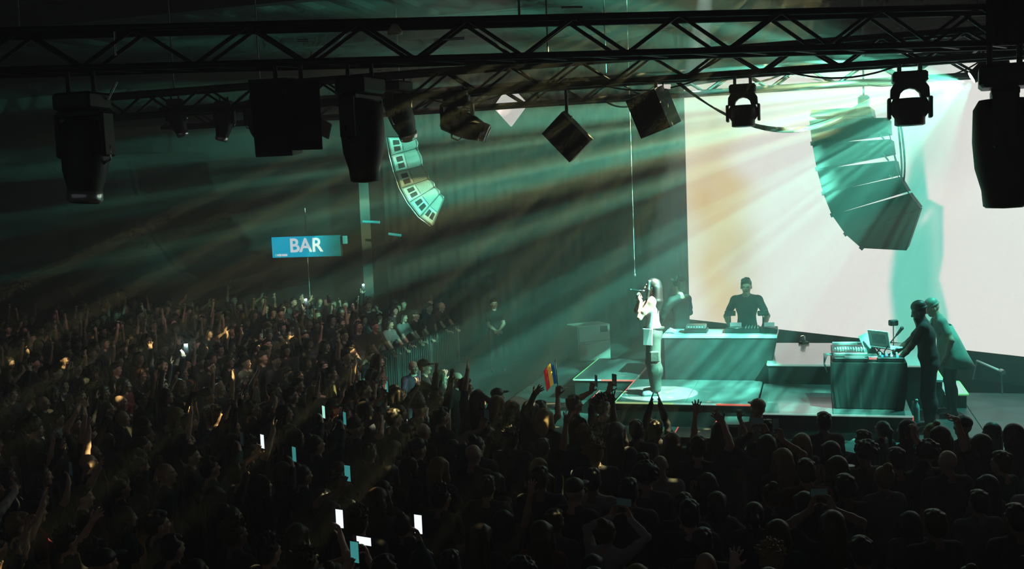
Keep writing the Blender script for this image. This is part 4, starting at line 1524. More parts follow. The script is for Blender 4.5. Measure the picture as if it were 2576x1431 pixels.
g = gear('sampler_keyboard', 'pale sampler keyboard with a row of white faders on cloth table', 'music gear', 0.42, 14.62, rot=0.05)
MB().box((0, 0.1, 0.05), (0.46, 0.5, 0.10), rx(0.18), bevel=0.008).build('body', GREY_METAL, g)
for i in range(12):
    MB().box((-0.19 + i * 0.034, 0.03, 0.115 + 0.008), (0.016, 0.10 if i % 3 else 0.07, 0.03), rx(0.18)).build('fader', WHITE_PLASTIC, g)
MB().box((0, -0.13, 0.08), (0.42, 0.03, 0.03), rx(0.18)).build('front_lip', WHITE_PLASTIC, g)
MB().box((0, 0.29, 0.165), (0.42, 0.04, 0.03), rx(0.18)).build('rear_lip', WHITE_PLASTIC, g)
g = gear('drum_pad', 'flat black drum pad at the front edge of the cloth table', 'music gear', 0.42, 14.38)
MB().box((0, 0, 0.03), (0.44, 0.16, 0.06), bevel=0.01).build('body', BLACK_PLASTIC, g)
MB().box((0.05, -0.0, 0.064), (0.26, 0.12, 0.01), bevel=0.004).build('pad', GREY_METAL, g)
g = gear('effects_unit', 'black effects unit with glowing cyan and blue buttons', 'music gear', 0.92, 14.46)
MB().box((0, 0, 0.03), (0.34, 0.24, 0.06), bevel=0.008).build('body', BLACK_PLASTIC, g)
for i, (x, y, c) in enumerate(((-0.10, -0.06, (0.0, 0.6, 0.8)), (-0.04, 0.02, (0.1, 0.5, 1.0)), (0.02, -0.02, (0.4, 0.7, 1.0)), (0.09, -0.07, (0.0, 0.8, 0.9)), (0.12, 0.05, (0.9, 0.2, 0.3)))):
    MB().cyl((x, y, 0.06), (x, y, 0.085), 0.016, n=10).build('button', mat('lit_button_%s' % 'abcde'[i], (0.2, 0.2, 0.2), 0.4, 0, 0, 5, c, 1.6), g)
for i in range(4):
    MB().cyl((-0.12 + i * 0.07, 0.09, 0.06), (-0.12 + i * 0.07, 0.09, 0.10), 0.014, n=8).build('knob', WHITE_PLASTIC, g)
g = gear('tone_box', 'small grey box with a red display between keyboard and effects unit', 'music gear', 0.70, 14.50)
MB().box((0, 0, 0.035), (0.13, 0.26, 0.07), bevel=0.008).build('body', GREY_METAL, g)
MB().box((0, -0.132, 0.045), (0.10, 0.006, 0.028)).build('display', mat('red_display', (0.3, 0.1, 0.1), 0.4, 0, 0, 5, (1.0, 0.35, 0.30), 0.8), g)
g = gear('laptop', 'open silver laptop on a raised stand facing the man', 'laptop', 0.90, 14.80, rot=-0.75)
MB().box((0, 0, 0.13), (0.34, 0.24, 0.018), bevel=0.004).build('keyboard_base', WHITE_PLASTIC, g)
ls = MB().box((0, -0.15, 0.26), (0.34, 0.016, 0.235), rx(0.22), bevel=0.004).build('lid', WHITE_PLASTIC, g)
MB().box((0, -0.139, 0.265), (0.30, 0.004, 0.19), rx(0.22)).build('screen', mat('laptop_screen', (0.3, 0.3, 0.3), 0.3, 0, 0, 5, (0.55, 0.5, 0.5), 0.9), ls)
MB().box((0, -0.1595, 0.26), (0.22, 0.004, 0.13), rx(0.22)).build('lid_sticker', mat('grey_sticker', (0.4, 0.38, 0.37), 0.5, 0, 0.2, 12), ls)
for q in (-1, 1):
    MB().cyl((q * 0.13, -0.09, 0), (q * 0.13, 0.06, 0.125), 0.01).cyl((q * 0.13, 0.1, 0), (q * 0.13, -0.07, 0.125), 0.01).build('stand_leg', GREY_METAL, g)
g = gear('music_sheet', 'pale green card leaning beside the laptop', 'card', 0.66, 14.86, rot=0.2)
MB().box((0, 0, 0.155), (0.13, 0.006, 0.31), ry(-0.42) @ rx(-0.25)).build('card', mat('pale_green_card', (0.55, 0.75, 0.66), 0.7, 0, 0.05, 5), g)
MB().box((0.06, 0.03, 0.02), (0.16, 0.09, 0.04), bevel=0.006).build('holder', BLACK_PLASTIC, g)
g = gear('microphone_stand', 'black boom microphone reaching from the cloth table to the man', 'microphone', 0.86, 14.62)
MB().lathe([(0, 0), (0.06, 0), (0.055, 0.02), (0.012, 0.03), (0, 0.03)], 16).build('base', BLACK_METAL, g)
MB().tube([(0, 0, 0.02), (0.0, 0, 0.10), (0.06, -0.01, 0.20), (0.18, -0.03, 0.36)], 0.008).build('boom', BLACK_METAL, g)
MB().cyl((0.15, -0.025, 0.32), (0.215, -0.035, 0.41), 0.014, 0.022, n=12).ball((0.222, -0.036, 0.42), 0.025).build('microphone', RUBBER, g)
g = gear('table_camera', 'small camera on a clip above the laptop', 'camera', 1.0, 14.98)
MB().cyl((0, 0, 0), (0, 0, 0.40), 0.008).build('clip_rod', GREY_METAL, g)
MB().box((0, 0, 0.44), (0.12, 0.07, 0.08), rz(0.3), bevel=0.01).build('body', BLACK_PLASTIC, g)
MB().cyl((0.0, -0.03, 0.44), (0.01, -0.08, 0.44), 0.026, n=12).build('lens', GREY_METAL, g)
# wires at the table's end
for k in range(3):
    pth = [Vector((TX0 + 0.06, 14.6 + 0.06 * k, TT + 0.05)), Vector((TX0 - 0.05 - 0.02 * k, 14.55 + 0.06 * k, TT + 0.06)), Vector((TX0 - 0.09, 14.5 + 0.06 * k, TT - 0.06)), Vector((TX0 - 0.05, 14.45 + 0.06 * k, TT - 0.16))]
    tag(MB().tube(pth, 0.008).build('gear_wire', GREY_METAL), 'thin grey wire looping over the end of the cloth table', 'cable', 'wires at the table end')
# bottles beside the riser
BOT = mat('clear_bottle', (0.35, 0.62, 0.60), 0.12, 0, 0.1, 5, spec=0.8)
for px, py, s_, lab in ((2306, 1062, 1.1, 'tall clear water bottle standing by the riser corner'), (2297, 1052, 0.85, 'smaller clear water bottle by the riser corner')):
    p = on_z(px, py, DECK_Z)
    b = thing('water_bottle', lab, 'bottle', p)
    MB().lathe([(0.0, 0.0), (0.036 * s_, 0.004), (0.038 * s_, 0.03), (0.036 * s_, 0.10), (0.038 * s_, 0.17 * s_), (0.034 * s_, 0.21 * s_), (0.015 * s_, 0.25 * s_), (0.014 * s_, 0.27 * s_), (0, 0.27 * s_)], 18).build('body', BOT, b)
    MB().lathe([(0.0, 0.268 * s_), (0.017 * s_, 0.268 * s_), (0.017 * s_, 0.295 * s_), (0, 0.297 * s_)], 14).build('cap', WHITE_PLASTIC, b)
o = tag(MB().box((1.166, 14.0, 1.27), (0.012, 0.06, 0.12)).build('warning_tag', RED), 'small red tag on the corner of the table riser', 'tag')
# fallen tube light in front of the screen foot
a, b = on_z(2458, 908, 1.35), on_z(2518, 934, 1.35)
tl = thing('tube_light', 'white tube light propped on the stage before the screen foot', 'light', (a + b) / 2 + Vector((0, 0, -0.35)))
mid = (a + b) / 2 + Vector((0, 0, -0.35))
MB().cyl(a - mid, b - mid, 0.022, n=12).build('tube', WHITE_PLASTIC, tl)
MB().cyl(b - mid, b - mid + (b - a).normalized() * 0.1, 0.045, 0.035, n=12).build('end_cap', GREY_METAL, tl)
MB().cyl(a - mid, a - mid + Vector((-0.07, -0.05, -0.30)), 0.016).build('leg', GREY_METAL, tl)
MB().cyl(b - mid, b - mid + Vector((0.02, 0.0, -0.35)), 0.016).build('leg', GREY_METAL, tl)
# floor uplights
for px, py, lab, aim in ((2022, 866, 'small floor light behind the white riser', -1), (2574, 936, 'small warm floor light at the foot of the screen', -1)):
    p = on_z(px, py, TIER_Z if px < 2100 else 1.15)
    base_z = DECK_Z
    if px < 2100:
        p = Vector((p.x, 18.05, TIER_Z))
        base_z = TIER_Z
    u = thing('floor_light', lab, 'stage light', (p.x, p.y, base_z), rz(0.6))
    MB().box((0, 0, 0.02), (0.14, 0.12, 0.04), bevel=0.006).build('base', BLACK_PLASTIC, u)
    hd_ = MB().lathe([(0.0, 0.0), (0.04, 0.0), (0.045, 0.08), (0.03, 0.085), (0.0, 0.08)], 16, 0, (0, 0, 0.05), rx(-0.5)).build('head', GREY_METAL, u)
    MB().lathe([(0.0, 0.086), (0.028, 0.086), (0.028, 0.09), (0.0, 0.092)], 16, 0, (0, 0, 0.05), rx(-0.5)).build('lens', mat('uplight_lens', (0.8, 0.8, 0.6), 0.3, 0, 0, 5, (1.0, 0.95, 0.6), 4.0), hd_)
    q_ = u.matrix_world @ Vector((0, 0.02, 0.22))
    spot('uplight', q_, q_ + SDIR * -1.2 + SN * -0.5 + Vector((0, 0, 0.75)), 60, 85, 0.5, (1.0, 0.95, 0.6), 0.01, ('noise', 14.0, 0.45, 0.56, 0.02, 4.0 + px))


# ================================================================== performers
def person(name, label, body, hm, loc, rot, scale, color, hair=None, hair_color=(0.02, 0.015, 0.012), group=None, hair_name='hair', link_mesh=True):
    o = bpy.data.objects.new(name, body)
    COL.objects.link(o)
    o.matrix_world = Matrix.Translation(Vector(loc)) @ Matrix.Rotation(rot, 4, 'Z') @ Matrix.Scale(scale, 4)
    o.color = (*color, 1)
    tag(o, label, 'person', group)
    if hair is not None:
        h = link(hair_name, hair, o, hm)
        h.color = (*hair_color, 1)
    return o


def facing(dx, dy):
    """rotation that turns +Y to (dx, dy)"""
    return math.atan2(-dx, dy)


# singer: profile to the left, both hands round the microphone
KHAKI = mat('khaki_cargo', (0.055, 0.055, 0.045), 0.8, 0, 0.2, 14, bump=0.3)
SNEAKER = mat('white_sneaker', (0.75, 0.75, 0.72), 0.5, 0, 0.05, 10)
PALE_SKIN = mat('pale_skin', (0.62, 0.40, 0.31), 0.45, 0, 0.06, 20)
arms = {1: (v3(0.055, 0.165, 1.455), (0.55, 0.35, -0.9), (-0.45, 0.45, 0.75), (-0.7, -0.1, 0.3), 0.62, 0.05),
        -1: (v3(-0.075, 0.155, 1.415), (-0.45, 0.05, -1.0), (0.45, 0.5, 0.75), (0.7, -0.1, 0.3), 0.62, 0.05)}
bm_, hm_ = make_body('singer_body', 'f', arms, lean=0.02, head_pitch=0.12, sleeve='none', tank=True, crop=False, voxel=0.0075, baggy=0.048,
                     mats=[PALE_SKIN, TOP, KHAKI, SNEAKER, EYE_DARK, LIP], stance=0.085)
s_loc = Vector((-2.32, 15.05, RISER_Z))
s_rot = facing(-1.0, -0.12)
singer = person('person', 'singer with long dark hair in white top and baggy khaki trousers, holding microphone', bm_, hm_, s_loc, s_rot, 0.985, (0.80, 0.80, 0.80), hair_mesh('flowing', 0.008, 3), (0.02, 0.016, 0.014))
for q in (1, -1):
    MB().box((q * 0.195, -0.02, 0.60), (0.05, 0.15, 0.17), bevel=0.02).build('cargo_pocket', KHAKI, singer)
MB().box((-0.185, 0.075, 0.89), (0.012, 0.15, 0.24), rz(-0.45) @ ry(0.10), bevel=0.004).box((-0.165, 0.075, 1.0), (0.02, 0.17, 0.03), rz(-0.45), bevel=0.004).build('hip_cloth', mat('white_cotton', (0.8, 0.8, 0.79), 0.8, 0, 0.05, 12), singer)
MB().lathe([(0.0, -0.015), (0.158, -0.014), (0.160, 0.014), (0.0, 0.015)], 28, 0, (0, -0.01, 1.0)).build('belt', BLACK_CLOTH, singer)
mw = singer.matrix_world
mic = thing('microphone', 'black handheld microphone held to the singer\'s mouth', 'microphone', mw @ Vector((-0.01, 0.135, 1.555)), (mw.to_3x3().normalized() @ rx(math.radians(100))))
MB().cyl((0, 0, -0.02), (0, 0, -0.17), 0.016, 0.012, n=14).build('handle', BLACK_PLASTIC, mic)
MB().ball((0, 0, 0.01), (0.026, 0.026, 0.030)).build('mesh_head', GREY_METAL, mic)
MB().cyl((0, 0, -0.17), (0, 0, -0.185), 0.010, n=12).build('end_cap', mat('teal_ring', (0.1, 0.4, 0.35), 0.4), mic)

# man facing us behind the desk
arms = {1: (v3(0.24, 0.33, 1.04), (0.9, -0.5, -0.3), (-0.1, 0.9, -0.3), (0, 0, -1), 0.35, 0.15),
        -1: (v3(-0.24, 0.33, 1.04), (-0.9, -0.5, -0.3), (0.1, 0.9, -0.3), (0, 0, -1), 0.35, 0.15)}
bm_, hm_ = make_body('standing_body', 'm', arms, lean=0.05, head_pitch=-0.12, voxel=0.0085)
p = on_y(1877, 700, 17.25)
person('person', 'man in dark t-shirt facing us behind the long desk', bm_, hm_, (p.x, p.y, DECK_Z), facing(0.05, -1), (p.z - DECK_Z) / 1.735, (0.03, 0.04, 0.04), hair_mesh('short', 0.008, 4), (0.015, 0.012, 0.01))
# man turned away behind the singer
arms = {1: (v3(0.20, 0.30, 1.08), (0.9, -0.5, -0.3), (-0.1, 0.9, -0.3), (0, 0, -1), 0.35, 0.15),
        -1: (v3(-0.22, 0.28, 1.05), (-0.9, -0.5, -0.3), (0.1, 0.9, -0.3), (0, 0, -1), 0.35, 0.15)}
bm_, hm_ = make_body('leaning_body', 'm', arms, lean=0.08, head_turn=0.35, voxel=0.009, sleeve='long')
p = on_y(1712, 703, 17.35)
person('person', 'man in dark long sleeves looking away beside the screen edge', bm_, hm_, (p.x, p.y, DECK_Z), facing(-0.75, 0.55), (p.z - DECK_Z) / 1.73, (0.03, 0.035, 0.035), hair_mesh('curly', 0.008, 5), (0.05, 0.035, 0.02))
# bearded man at the cloth table
arms = {1: (v3(0.12, 0.44, 1.06), (0.8, -0.5, -0.5), (-0.1, 0.9, -0.3), (0, 0, -1), 0.4, 0.15),
        -1: (v3(-0.24, 0.40, 1.00), (-0.9, -0.4, -0.5), (0.1, 0.9, -0.3), (0, 0, -1), 0.4, 0.15)}
bm_, hm_ = make_body('bearded_body', 'm', arms, lean=0.13, head_pitch=-0.22, voxel=0.0085, beard=True, mats=[mat('deep_skin', (0.10, 0.055, 0.04), 0.5, 0, 0.1, 20), TOP, TROUSERS, SHOES, EYE_DARK, LIP], baggy=0.034, stance=0.09, bulk=1.22)
person('person', 'bearded man in black t-shirt and wide trousers leaning over the cloth table', bm_, hm_, (1.42, 14.63, DECK_Z), facing(-1.0, 0.12), 1.0, (0.02, 0.022, 0.022), hair_mesh('beanie', 0.008, 6), (0.02, 0.02, 0.02), hair_name='beanie')
# helper behind him in a pale flared coat
arms = {1: (v3(0.10, 0.50, 1.18), (0.8, -0.4, -0.5), (-0.1, 0.95, -0.1), (0, 0, -1), 0.3, 0.15),
        -1: (v3(-0.2, 0.1, 0.95), (-0.9, -0.5, -0.3), (0, 0.3, -1), (1, 0, 0), 0.3, 0.1)}
bm_, hm_ = make_body('helper_body', 'm', arms, lean=0.34, head_pitch=-0.15, voxel=0.009, sleeve='t')
hp = person('person', 'helper in pale grey-green flared coat reaching past the bearded man', bm_, hm_, (1.80, 15.62, DECK_Z), facing(-1.0, -0.1), 0.98, (0.22, 0.27, 0.22), hair_mesh('beanie', 0.009, 7), (0.35, 0.36, 0.30), hair_name='beanie')
co_ = MB()
prof = []
nn_ = 28
pts, faces = [], []
for (z, rx_, ry_, oy) in ((1.33, 0.17, 0.12, 0.10), (1.1, 0.20, 0.16, 0.02), (0.9, 0.24, 0.21, -0.03), (0.72, 0.27, 0.26, -0.08)):
    for i in range(nn_):
        a = 2 * math.pi * i / nn_
        pts.append((rx_ * math.cos(a) * (1 + 0.04 * math.sin(5 * a)), oy + ry_ * math.sin(a) * (1 + 0.04 * math.sin(5 * a)), z))
for l in range(3):
    for i in range(nn_):
        j = (i + 1) % nn_
        faces.append((l * nn_ + i, (l + 1) * nn_ + i, (l + 1) * nn_ + j, l * nn_ + j))
co_._add(pts, faces, 0, True)
cc = co_.build('coat', mat('pale_coat', (0.24, 0.28, 0.24), 0.85, 0, 0.15, 10), hp)
mdf = cc.modifiers.new('thickness', 'SOLIDIFY')
mdf.thickness = 0.01
# steward in the empty pit
arms = {1: (v3(0.03, 0.22, 0.98), (0.9, -0.4, -0.3), (-0.8, 0.3, -0.2), (0, -1, 0), 0.5, 0.1),
        -1: (v3(-0.03, 0.23, 1.0), (-0.9, -0.4, -0.3), (0.8, 0.3, -0.2), (0, -1, 0), 0.5, 0.1)}
bm_, hm_ = make_body('steward_body', 'm', arms, voxel=0.011, sleeve='t')
p = on_z(1242, 752, 1.80)
person('person', 'steward in black with clasped hands standing alone in the empty pit', bm_, hm_, (p.x, p.y, 0), facing(0.6, -0.8), 1.80 / 1.735, (0.012, 0.012, 0.013), hair_mesh('short', 0.009, 8), (0.02, 0.015, 0.01))

# ================================================================== crowd barrier
bar_t = thing('crowd_barrier', 'steel crowd barrier section with upright bars beside the empty pit', 'barrier', (-8.95, 17.0, 0), rz(math.pi / 2), 'steel barrier sections beside the pit')
BM_ = mat('galvanised_steel', (0.22, 0.24, 0.24), 0.4, 0.8, 0.2, 10)
rail = MB().cyl((0.02, 0, 0), (1.98, 0, 0), 0.022, n=10).mesh('rail', BM_)
link('top_rail', rail, bar_t, Matrix.Translation((0, 0, 1.08)))
link('bottom_rail', rail, bar_t, Matrix.Translation((0, 0, 0.12)))
post = MB().cyl((0, 0, 0), (0, 0, 1.08), 0.022, n=10).mesh('post', BM_)
barm = MB().cyl((0, 0, 0.12), (0, 0, 1.08), 0.009, n=6, caps=False).mesh('bar', BM_)
foot = MB().cyl((0, -0.25, 0.02), (0, 0.25, 0.02), 0.02, n=8).mesh('foot', BM_)
for x in (0.02, 1.98):
    link('post', post, bar_t, Matrix.Translation((x, 0, 0)))
    link('foot', foot, bar_t, Matrix.Translation((x, 0, 0)))
for i in range(1, 16):
    link('bar', barm, bar_t, Matrix.Translation((i * 0.125 - 0.0, 0, 0)))
for k in range(1, 4):
    copy_thing(bar_t, Matrix.Translation((-8.95, 17.0 + 2.05 * k, 0)) @ Matrix.Rotation(math.pi / 2, 4, 'Z'))

# ================================================================== the audience
rng = random.Random(20)
GROUP = 'concert audience on the hall floor'


def A(q, W, hint, hd, pn, curl=0.25, spread=0.3):
    return (v3(*W), hint, hd, pn, curl, spread)


REST_R = A(1, (0.25, 0.06, 0.86), (0.6, -1, 0), (0.05, 0.15, -1), (-1, 0, 0), 0.35, 0.08)
REST_L = A(-1, (-0.25, 0.06, 0.86), (-0.6, -1, 0), (-0.05, 0.15, -1), (1, 0, 0), 0.35, 0.08)
BENT_R = A(1, (0.10, 0.27, 1.10), (0.9, -0.6, -0.5), (-0.6, 0.6, 0.2), (0, -0.6, 1), 0.4, 0.1)
BENT_L = A(-1, (-0.10, 0.27, 1.08), (-0.9, -0.6, -0.5), (0.6, 0.6, 0.2), (0, -0.6, 1), 0.4, 0.1)


def mirror(a):
    W, h, d, n, c, s = a
    f = lambda t: (-t[0], t[1], t[2])
    return (v3(*f(W)), f(h), f(d), f(n), c, s)


UP_OPEN = A(1, (0.27, 0.10, 1.92), (1, -0.2, 0.2), (0.12, 0.05, 1), (0, 1, 0), 0.14, 0.45)
UP_WAVE = A(1, (0.30, 0.16, 1.84), (1, -0.5, 0.0), (-0.65, 0.25, 0.75), (0.3, 0.9, -0.3), 0.22, 0.35)
UP_FIST = A(1, (0.30, 0.14, 1.80), (1, -0.3, 0), (0.0, 0.1, 1), (0, 1, 0), 0.85, 0.02)
PHONE_R = A(1, (0.13, 0.27, 1.74), (1, -0.4, -0.3), (-0.25, 0.15, 1), (-0.6, -0.6, 0.2), 0.38, 0.1)
PHONE_B = A(1, (0.10, 0.29, 1.66), (1, -0.4, -0.4), (-0.35, 0.25, 1), (-0.8, -0.5, 0), 0.38, 0.1)
CLAP = A(1, (0.035, 0.28, 1.42), (1, -0.4, -0.7), (-0.05, 0.35, 1), (-1, 0, 0), 0.08, 0.15)
CLAP_HI = A(1, (0.06, 0.16, 1.90), (1, -0.3, 0.1), (-0.15, 0.1, 1), (-1, 0, 0), 0.10, 0.15)
LEANR = A(1, (0.2, 0.42, 1.06), (0.9, -0.5, -0.5), (-0.4, 0.8, 0.0), (0, 0, -1), 0.4, 0.1)
HEADR = A(1, (0.13, -0.02, 1.70), (1, 0.2, 0.1), (-0.8, -0.1, 0.5), (-0.5, 0, -1), 0.3, 0.15)
POSES = {
    'stand': ({1: REST_R, -1: REST_L}, {}, 'arms lowered'),
    'folded': ({1: BENT_R, -1: BENT_L}, {}, 'hands at chest'),
    'raise_r': ({1: UP_OPEN, -1: REST_L}, {}, 'right hand raised'),
    'raise_l': ({1: REST_R, -1: mirror(UP_OPEN)}, {}, 'left hand raised'),
    'both': ({1: UP_OPEN, -1: mirror(UP_OPEN)}, {}, 'both hands raised'),
    'wave': ({1: UP_WAVE, -1: BENT_L}, {'tilt': 0.05}, 'right arm waving'),
    'wave_l': ({1: REST_R, -1: mirror(UP_WAVE)}, {'tilt': -0.05}, 'left arm waving'),
    'reach_l': ({1: REST_R, -1: mirror(A(1, (0.30, 0.08, 1.92), (1, -0.2, 0.2), (0.80, 0.25, 0.45), (0.4, 0.5, -0.7), 0.20, 0.3))}, {'tilt': -0.06}, 'left arm stretched high'),
    'fist': ({1: UP_FIST, -1: REST_L}, {}, 'right fist up'),
    'fist_l': ({1: BENT_R, -1: mirror(UP_FIST)}, {}, 'left fist up'),
    'phone': ({1: PHONE_R, -1: REST_L}, {'head_pitch': 0.12}, 'lifting phone'),
    'phone_l': ({1: REST_R, -1: mirror(PHONE_R)}, {'head_pitch': 0.12}, 'phone in left hand'),
    'phone_top': ({1: A(1, (0.20, 0.12, 1.93), (1, -0.2, 0.2), (-0.1, 0.05, 1), (-0.6, -0.6, 0.2), 0.38, 0.1), -1: REST_L}, {'head_pitch': 0.1}, 'stretching up phone'),
    'phone_both': ({1: PHONE_B, -1: mirror(PHONE_B)}, {'head_pitch': 0.08}, 'filming'),
    'clap': ({1: CLAP, -1: mirror(CLAP)}, {}, 'clapping'),
    'clap_hi': ({1: CLAP_HI, -1: mirror(CLAP_HI)}, {}, 'clapping overhead'),
    'lean': ({1: LEANR, -1: mirror(LEANR)}, {'lean': 0.22, 'head_pitch': 0.15}, 'leaning on the barrier'),
    'hand_on_head': ({1: HEADR, -1: REST_L}, {}, 'one hand on the head'),
}
PHONE_AT = {'phone_top': Matrix.Translation((0.16, 0.17, 2.08)), 'phone': Matrix.Translation((0.085, 0.33, 1.885)), 'phone_l': Matrix.Translation((-0.085, 0.33, 1.885)),
            'phone_both': Matrix.Translation((0.0, 0.375, 1.79))}
_bodies, _hairs = {}, {}


def body_of(pose, sex):
    if (pose, sex) not in _bodies:
        a, kw, _ = POSES[pose]
        slv = 'long' if (len(_bodies) % 3 == 1) else 't'
        _bodies[(pose, sex)] = make_body('audience_body', sex, a, voxel=0.0115, sleeve=slv, **kw)
    return _bodies[(pose, sex)]


def hair_of(kind):
    if kind == 'bald':
        return None
    if kind not in _hairs:
        _hairs[kind] = hair_mesh(kind, 0.0095, 11 + len(_hairs))
    return _hairs[kind]


HAIRCOL = {'black': (0.010, 0.009, 0.009), 'dark brown': (0.030, 0.018, 0.011), 'brown': (0.085, 0.045, 0.022), 'blond': (0.42, 0.28, 0.12), 'grey': (0.25, 0.25, 0.25)}
TOPCOL = {'black': (0.012, 0.012, 0.013), 'charcoal': (0.045, 0.045, 0.05), 'navy': (0.015, 0.022, 0.055), 'grey': (0.20, 0.20, 0.21),
          'white': (0.70, 0.70, 0.68), 'red': (0.28, 0.03, 0.03), 'olive': (0.09, 0.09, 0.04), 'teal': (0.03, 0.16, 0.15)}
HAIRWORD = {'short': 'short {c} hair', 'long': 'long straight {c} hair', 'bob': '{c} bobbed hair', 'bun': '{c} hair in a bun', 'ponytail': '{c} ponytail',
            'afro': 'round {c} afro', 'curly': 'curly {c} hair', 'cap': '{c} peaked cap', 'beanie': '{c} beanie', 'flowing': 'loose wavy {c} hair', 'bald': 'bald head'}

# ---- phones
PH_GLASS = {k: mat('phone_glow_' + k, (0.05, 0.05, 0.05), 0.2, 0, 0, 5, c, s) for k, c, s in (
    ('white', (0.85, 0.95, 1.0), 1.3), ('mint', (0.45, 1.0, 0.80), 1.0), ('teal', (0.08, 0.50, 0.48), 0.5), ('dim', (0.15, 0.30, 0.30), 0.03))}
ph_body = MB().box((0, 0, 0), (0.076, 0.009, 0.158), bevel=0.0035).mesh('case', BLACK_PLASTIC)
ph_cam = MB().box((-0.018, 0.006, 0.055), (0.030, 0.004, 0.034), bevel=0.001).mesh('camera_bump', GREY_METAL)
ph_scr = {k: MB().box((0, -0.0052, 0), (0.069, 0.0012, 0.148)).mesh('screen', m) for k, m in PH_GLASS.items()}
ph_dot = MB().cyl((-0.010, 0.0075, 0.062), (-0.010, 0.0095, 0.062), 0.011, n=10).mesh('torch', mat('torch_led', (1, 1, 1), 0.3, 0, 0, 5, (0.85, 1.0, 1.0), 400.0))
LABEL_PH = {'white': 'smartphone with a bright white screen held above the crowd', 'mint': 'smartphone with a pale mint screen held above the crowd',
            'teal': 'smartphone with a teal screen held above the crowd', 'dim': 'smartphone with a darkened screen held above the crowd',
            'torch': 'smartphone shining its torch over the crowd'}
OWNER = {}


def phone(kind, matrix, label=None, pose=None):
    if label is None and kind != 'torch':
        p_ = matrix.translation
        label = 'smartphone with %s held %s %s' % ({'white': 'bright white screen', 'mint': 'pale mint screen', 'teal': 'teal screen', 'dim': 'darkened screen'}[kind],
                                                    {'phone_both': 'sideways', 'phone_top': 'at full stretch'}.get(pose, 'upright'), zone_of(p_.x, p_.y))
    t = thing('smartphone', label or LABEL_PH[kind], 'phone', (0, 0, 0), None, 'smartphones held up by the audience')
    t.matrix_world = matrix
    link('case', ph_body, t)
    link('camera_bump', ph_cam, t)
    link('screen', ph_scr['dim' if kind == 'torch' else kind], t)
    if kind == 'torch':
        link('torch', ph_dot, t)
        L = bpy.data.lights.new('torch_light', 'POINT')
        L.energy = 7.0
        L.color = (0.55, 1.0, 0.95)
        L.shadow_soft_size = 0.012
        lo_ = bpy.data.objects.new('torch_light', L)
        COL.objects.link(lo_)
        lo_.location = matrix @ Vector((-0.010, 0.03, 0.062))
    return t


PEOPLE = []          # (x, y) of everybody placed
COUNT = [0]


def place(x, y, rot, scale, pose, sex, hair, hcol, top, label=None, z=0.0, where=None):
    b, hm_ = body_of(pose, sex)
    hw_ = HAIRWORD[hair].format(c=hcol)
    if label is None:
        z_ = zone_of(x, y) if where is None else where
        label = ('person with %s, %s top, %s %s' % (hw_, top, POSES[pose][2], z_)).strip()
        if len(label.split()) > 16:
            label = ('person, %s, %s top, %s %s' % (hw_.replace('straight ', ''), top, POSES[pose][2], z_)).strip()
    o = person('person', label, b, hm_, (x, y, z), rot, scale, TOPCOL[top], hair_of(hair), HAIRCOL[hcol], GROUP,
               hair_name=hair if hair in ('cap', 'beanie') else 'hair')
    PEOPLE.append((x, y))
    COUNT[0] += 1
    return o


def look(x, y, jit=0.0):
    return facing(-2.0 - x, 15.2 - y) + jit


TOPZ_H = 1.735


def zone_of(x, y):
    u, v, _ = project((x, y, 1.6))
    if x > -6.5 and y < 13.2:
        if y > 11.3:
            return 'before the singer' if x < -1.3 else 'before the music table'
        if y < 9.0:
            return 'near the balcony'
        return 'in the right crowd' if x > -2.0 else 'mid crowd'
    if x < -8.4 and x > -10.6 and y > 16.5:
        return 'near the barrier'
    if 640 < u < 900 and y > 17:
        return 'below BAR sign'
    if 900 <= u < 1150 and y > 14:
        return 'under far speakers'
    if u < 330:
        return 'by the dark wall'
    return 'in the left crowd'


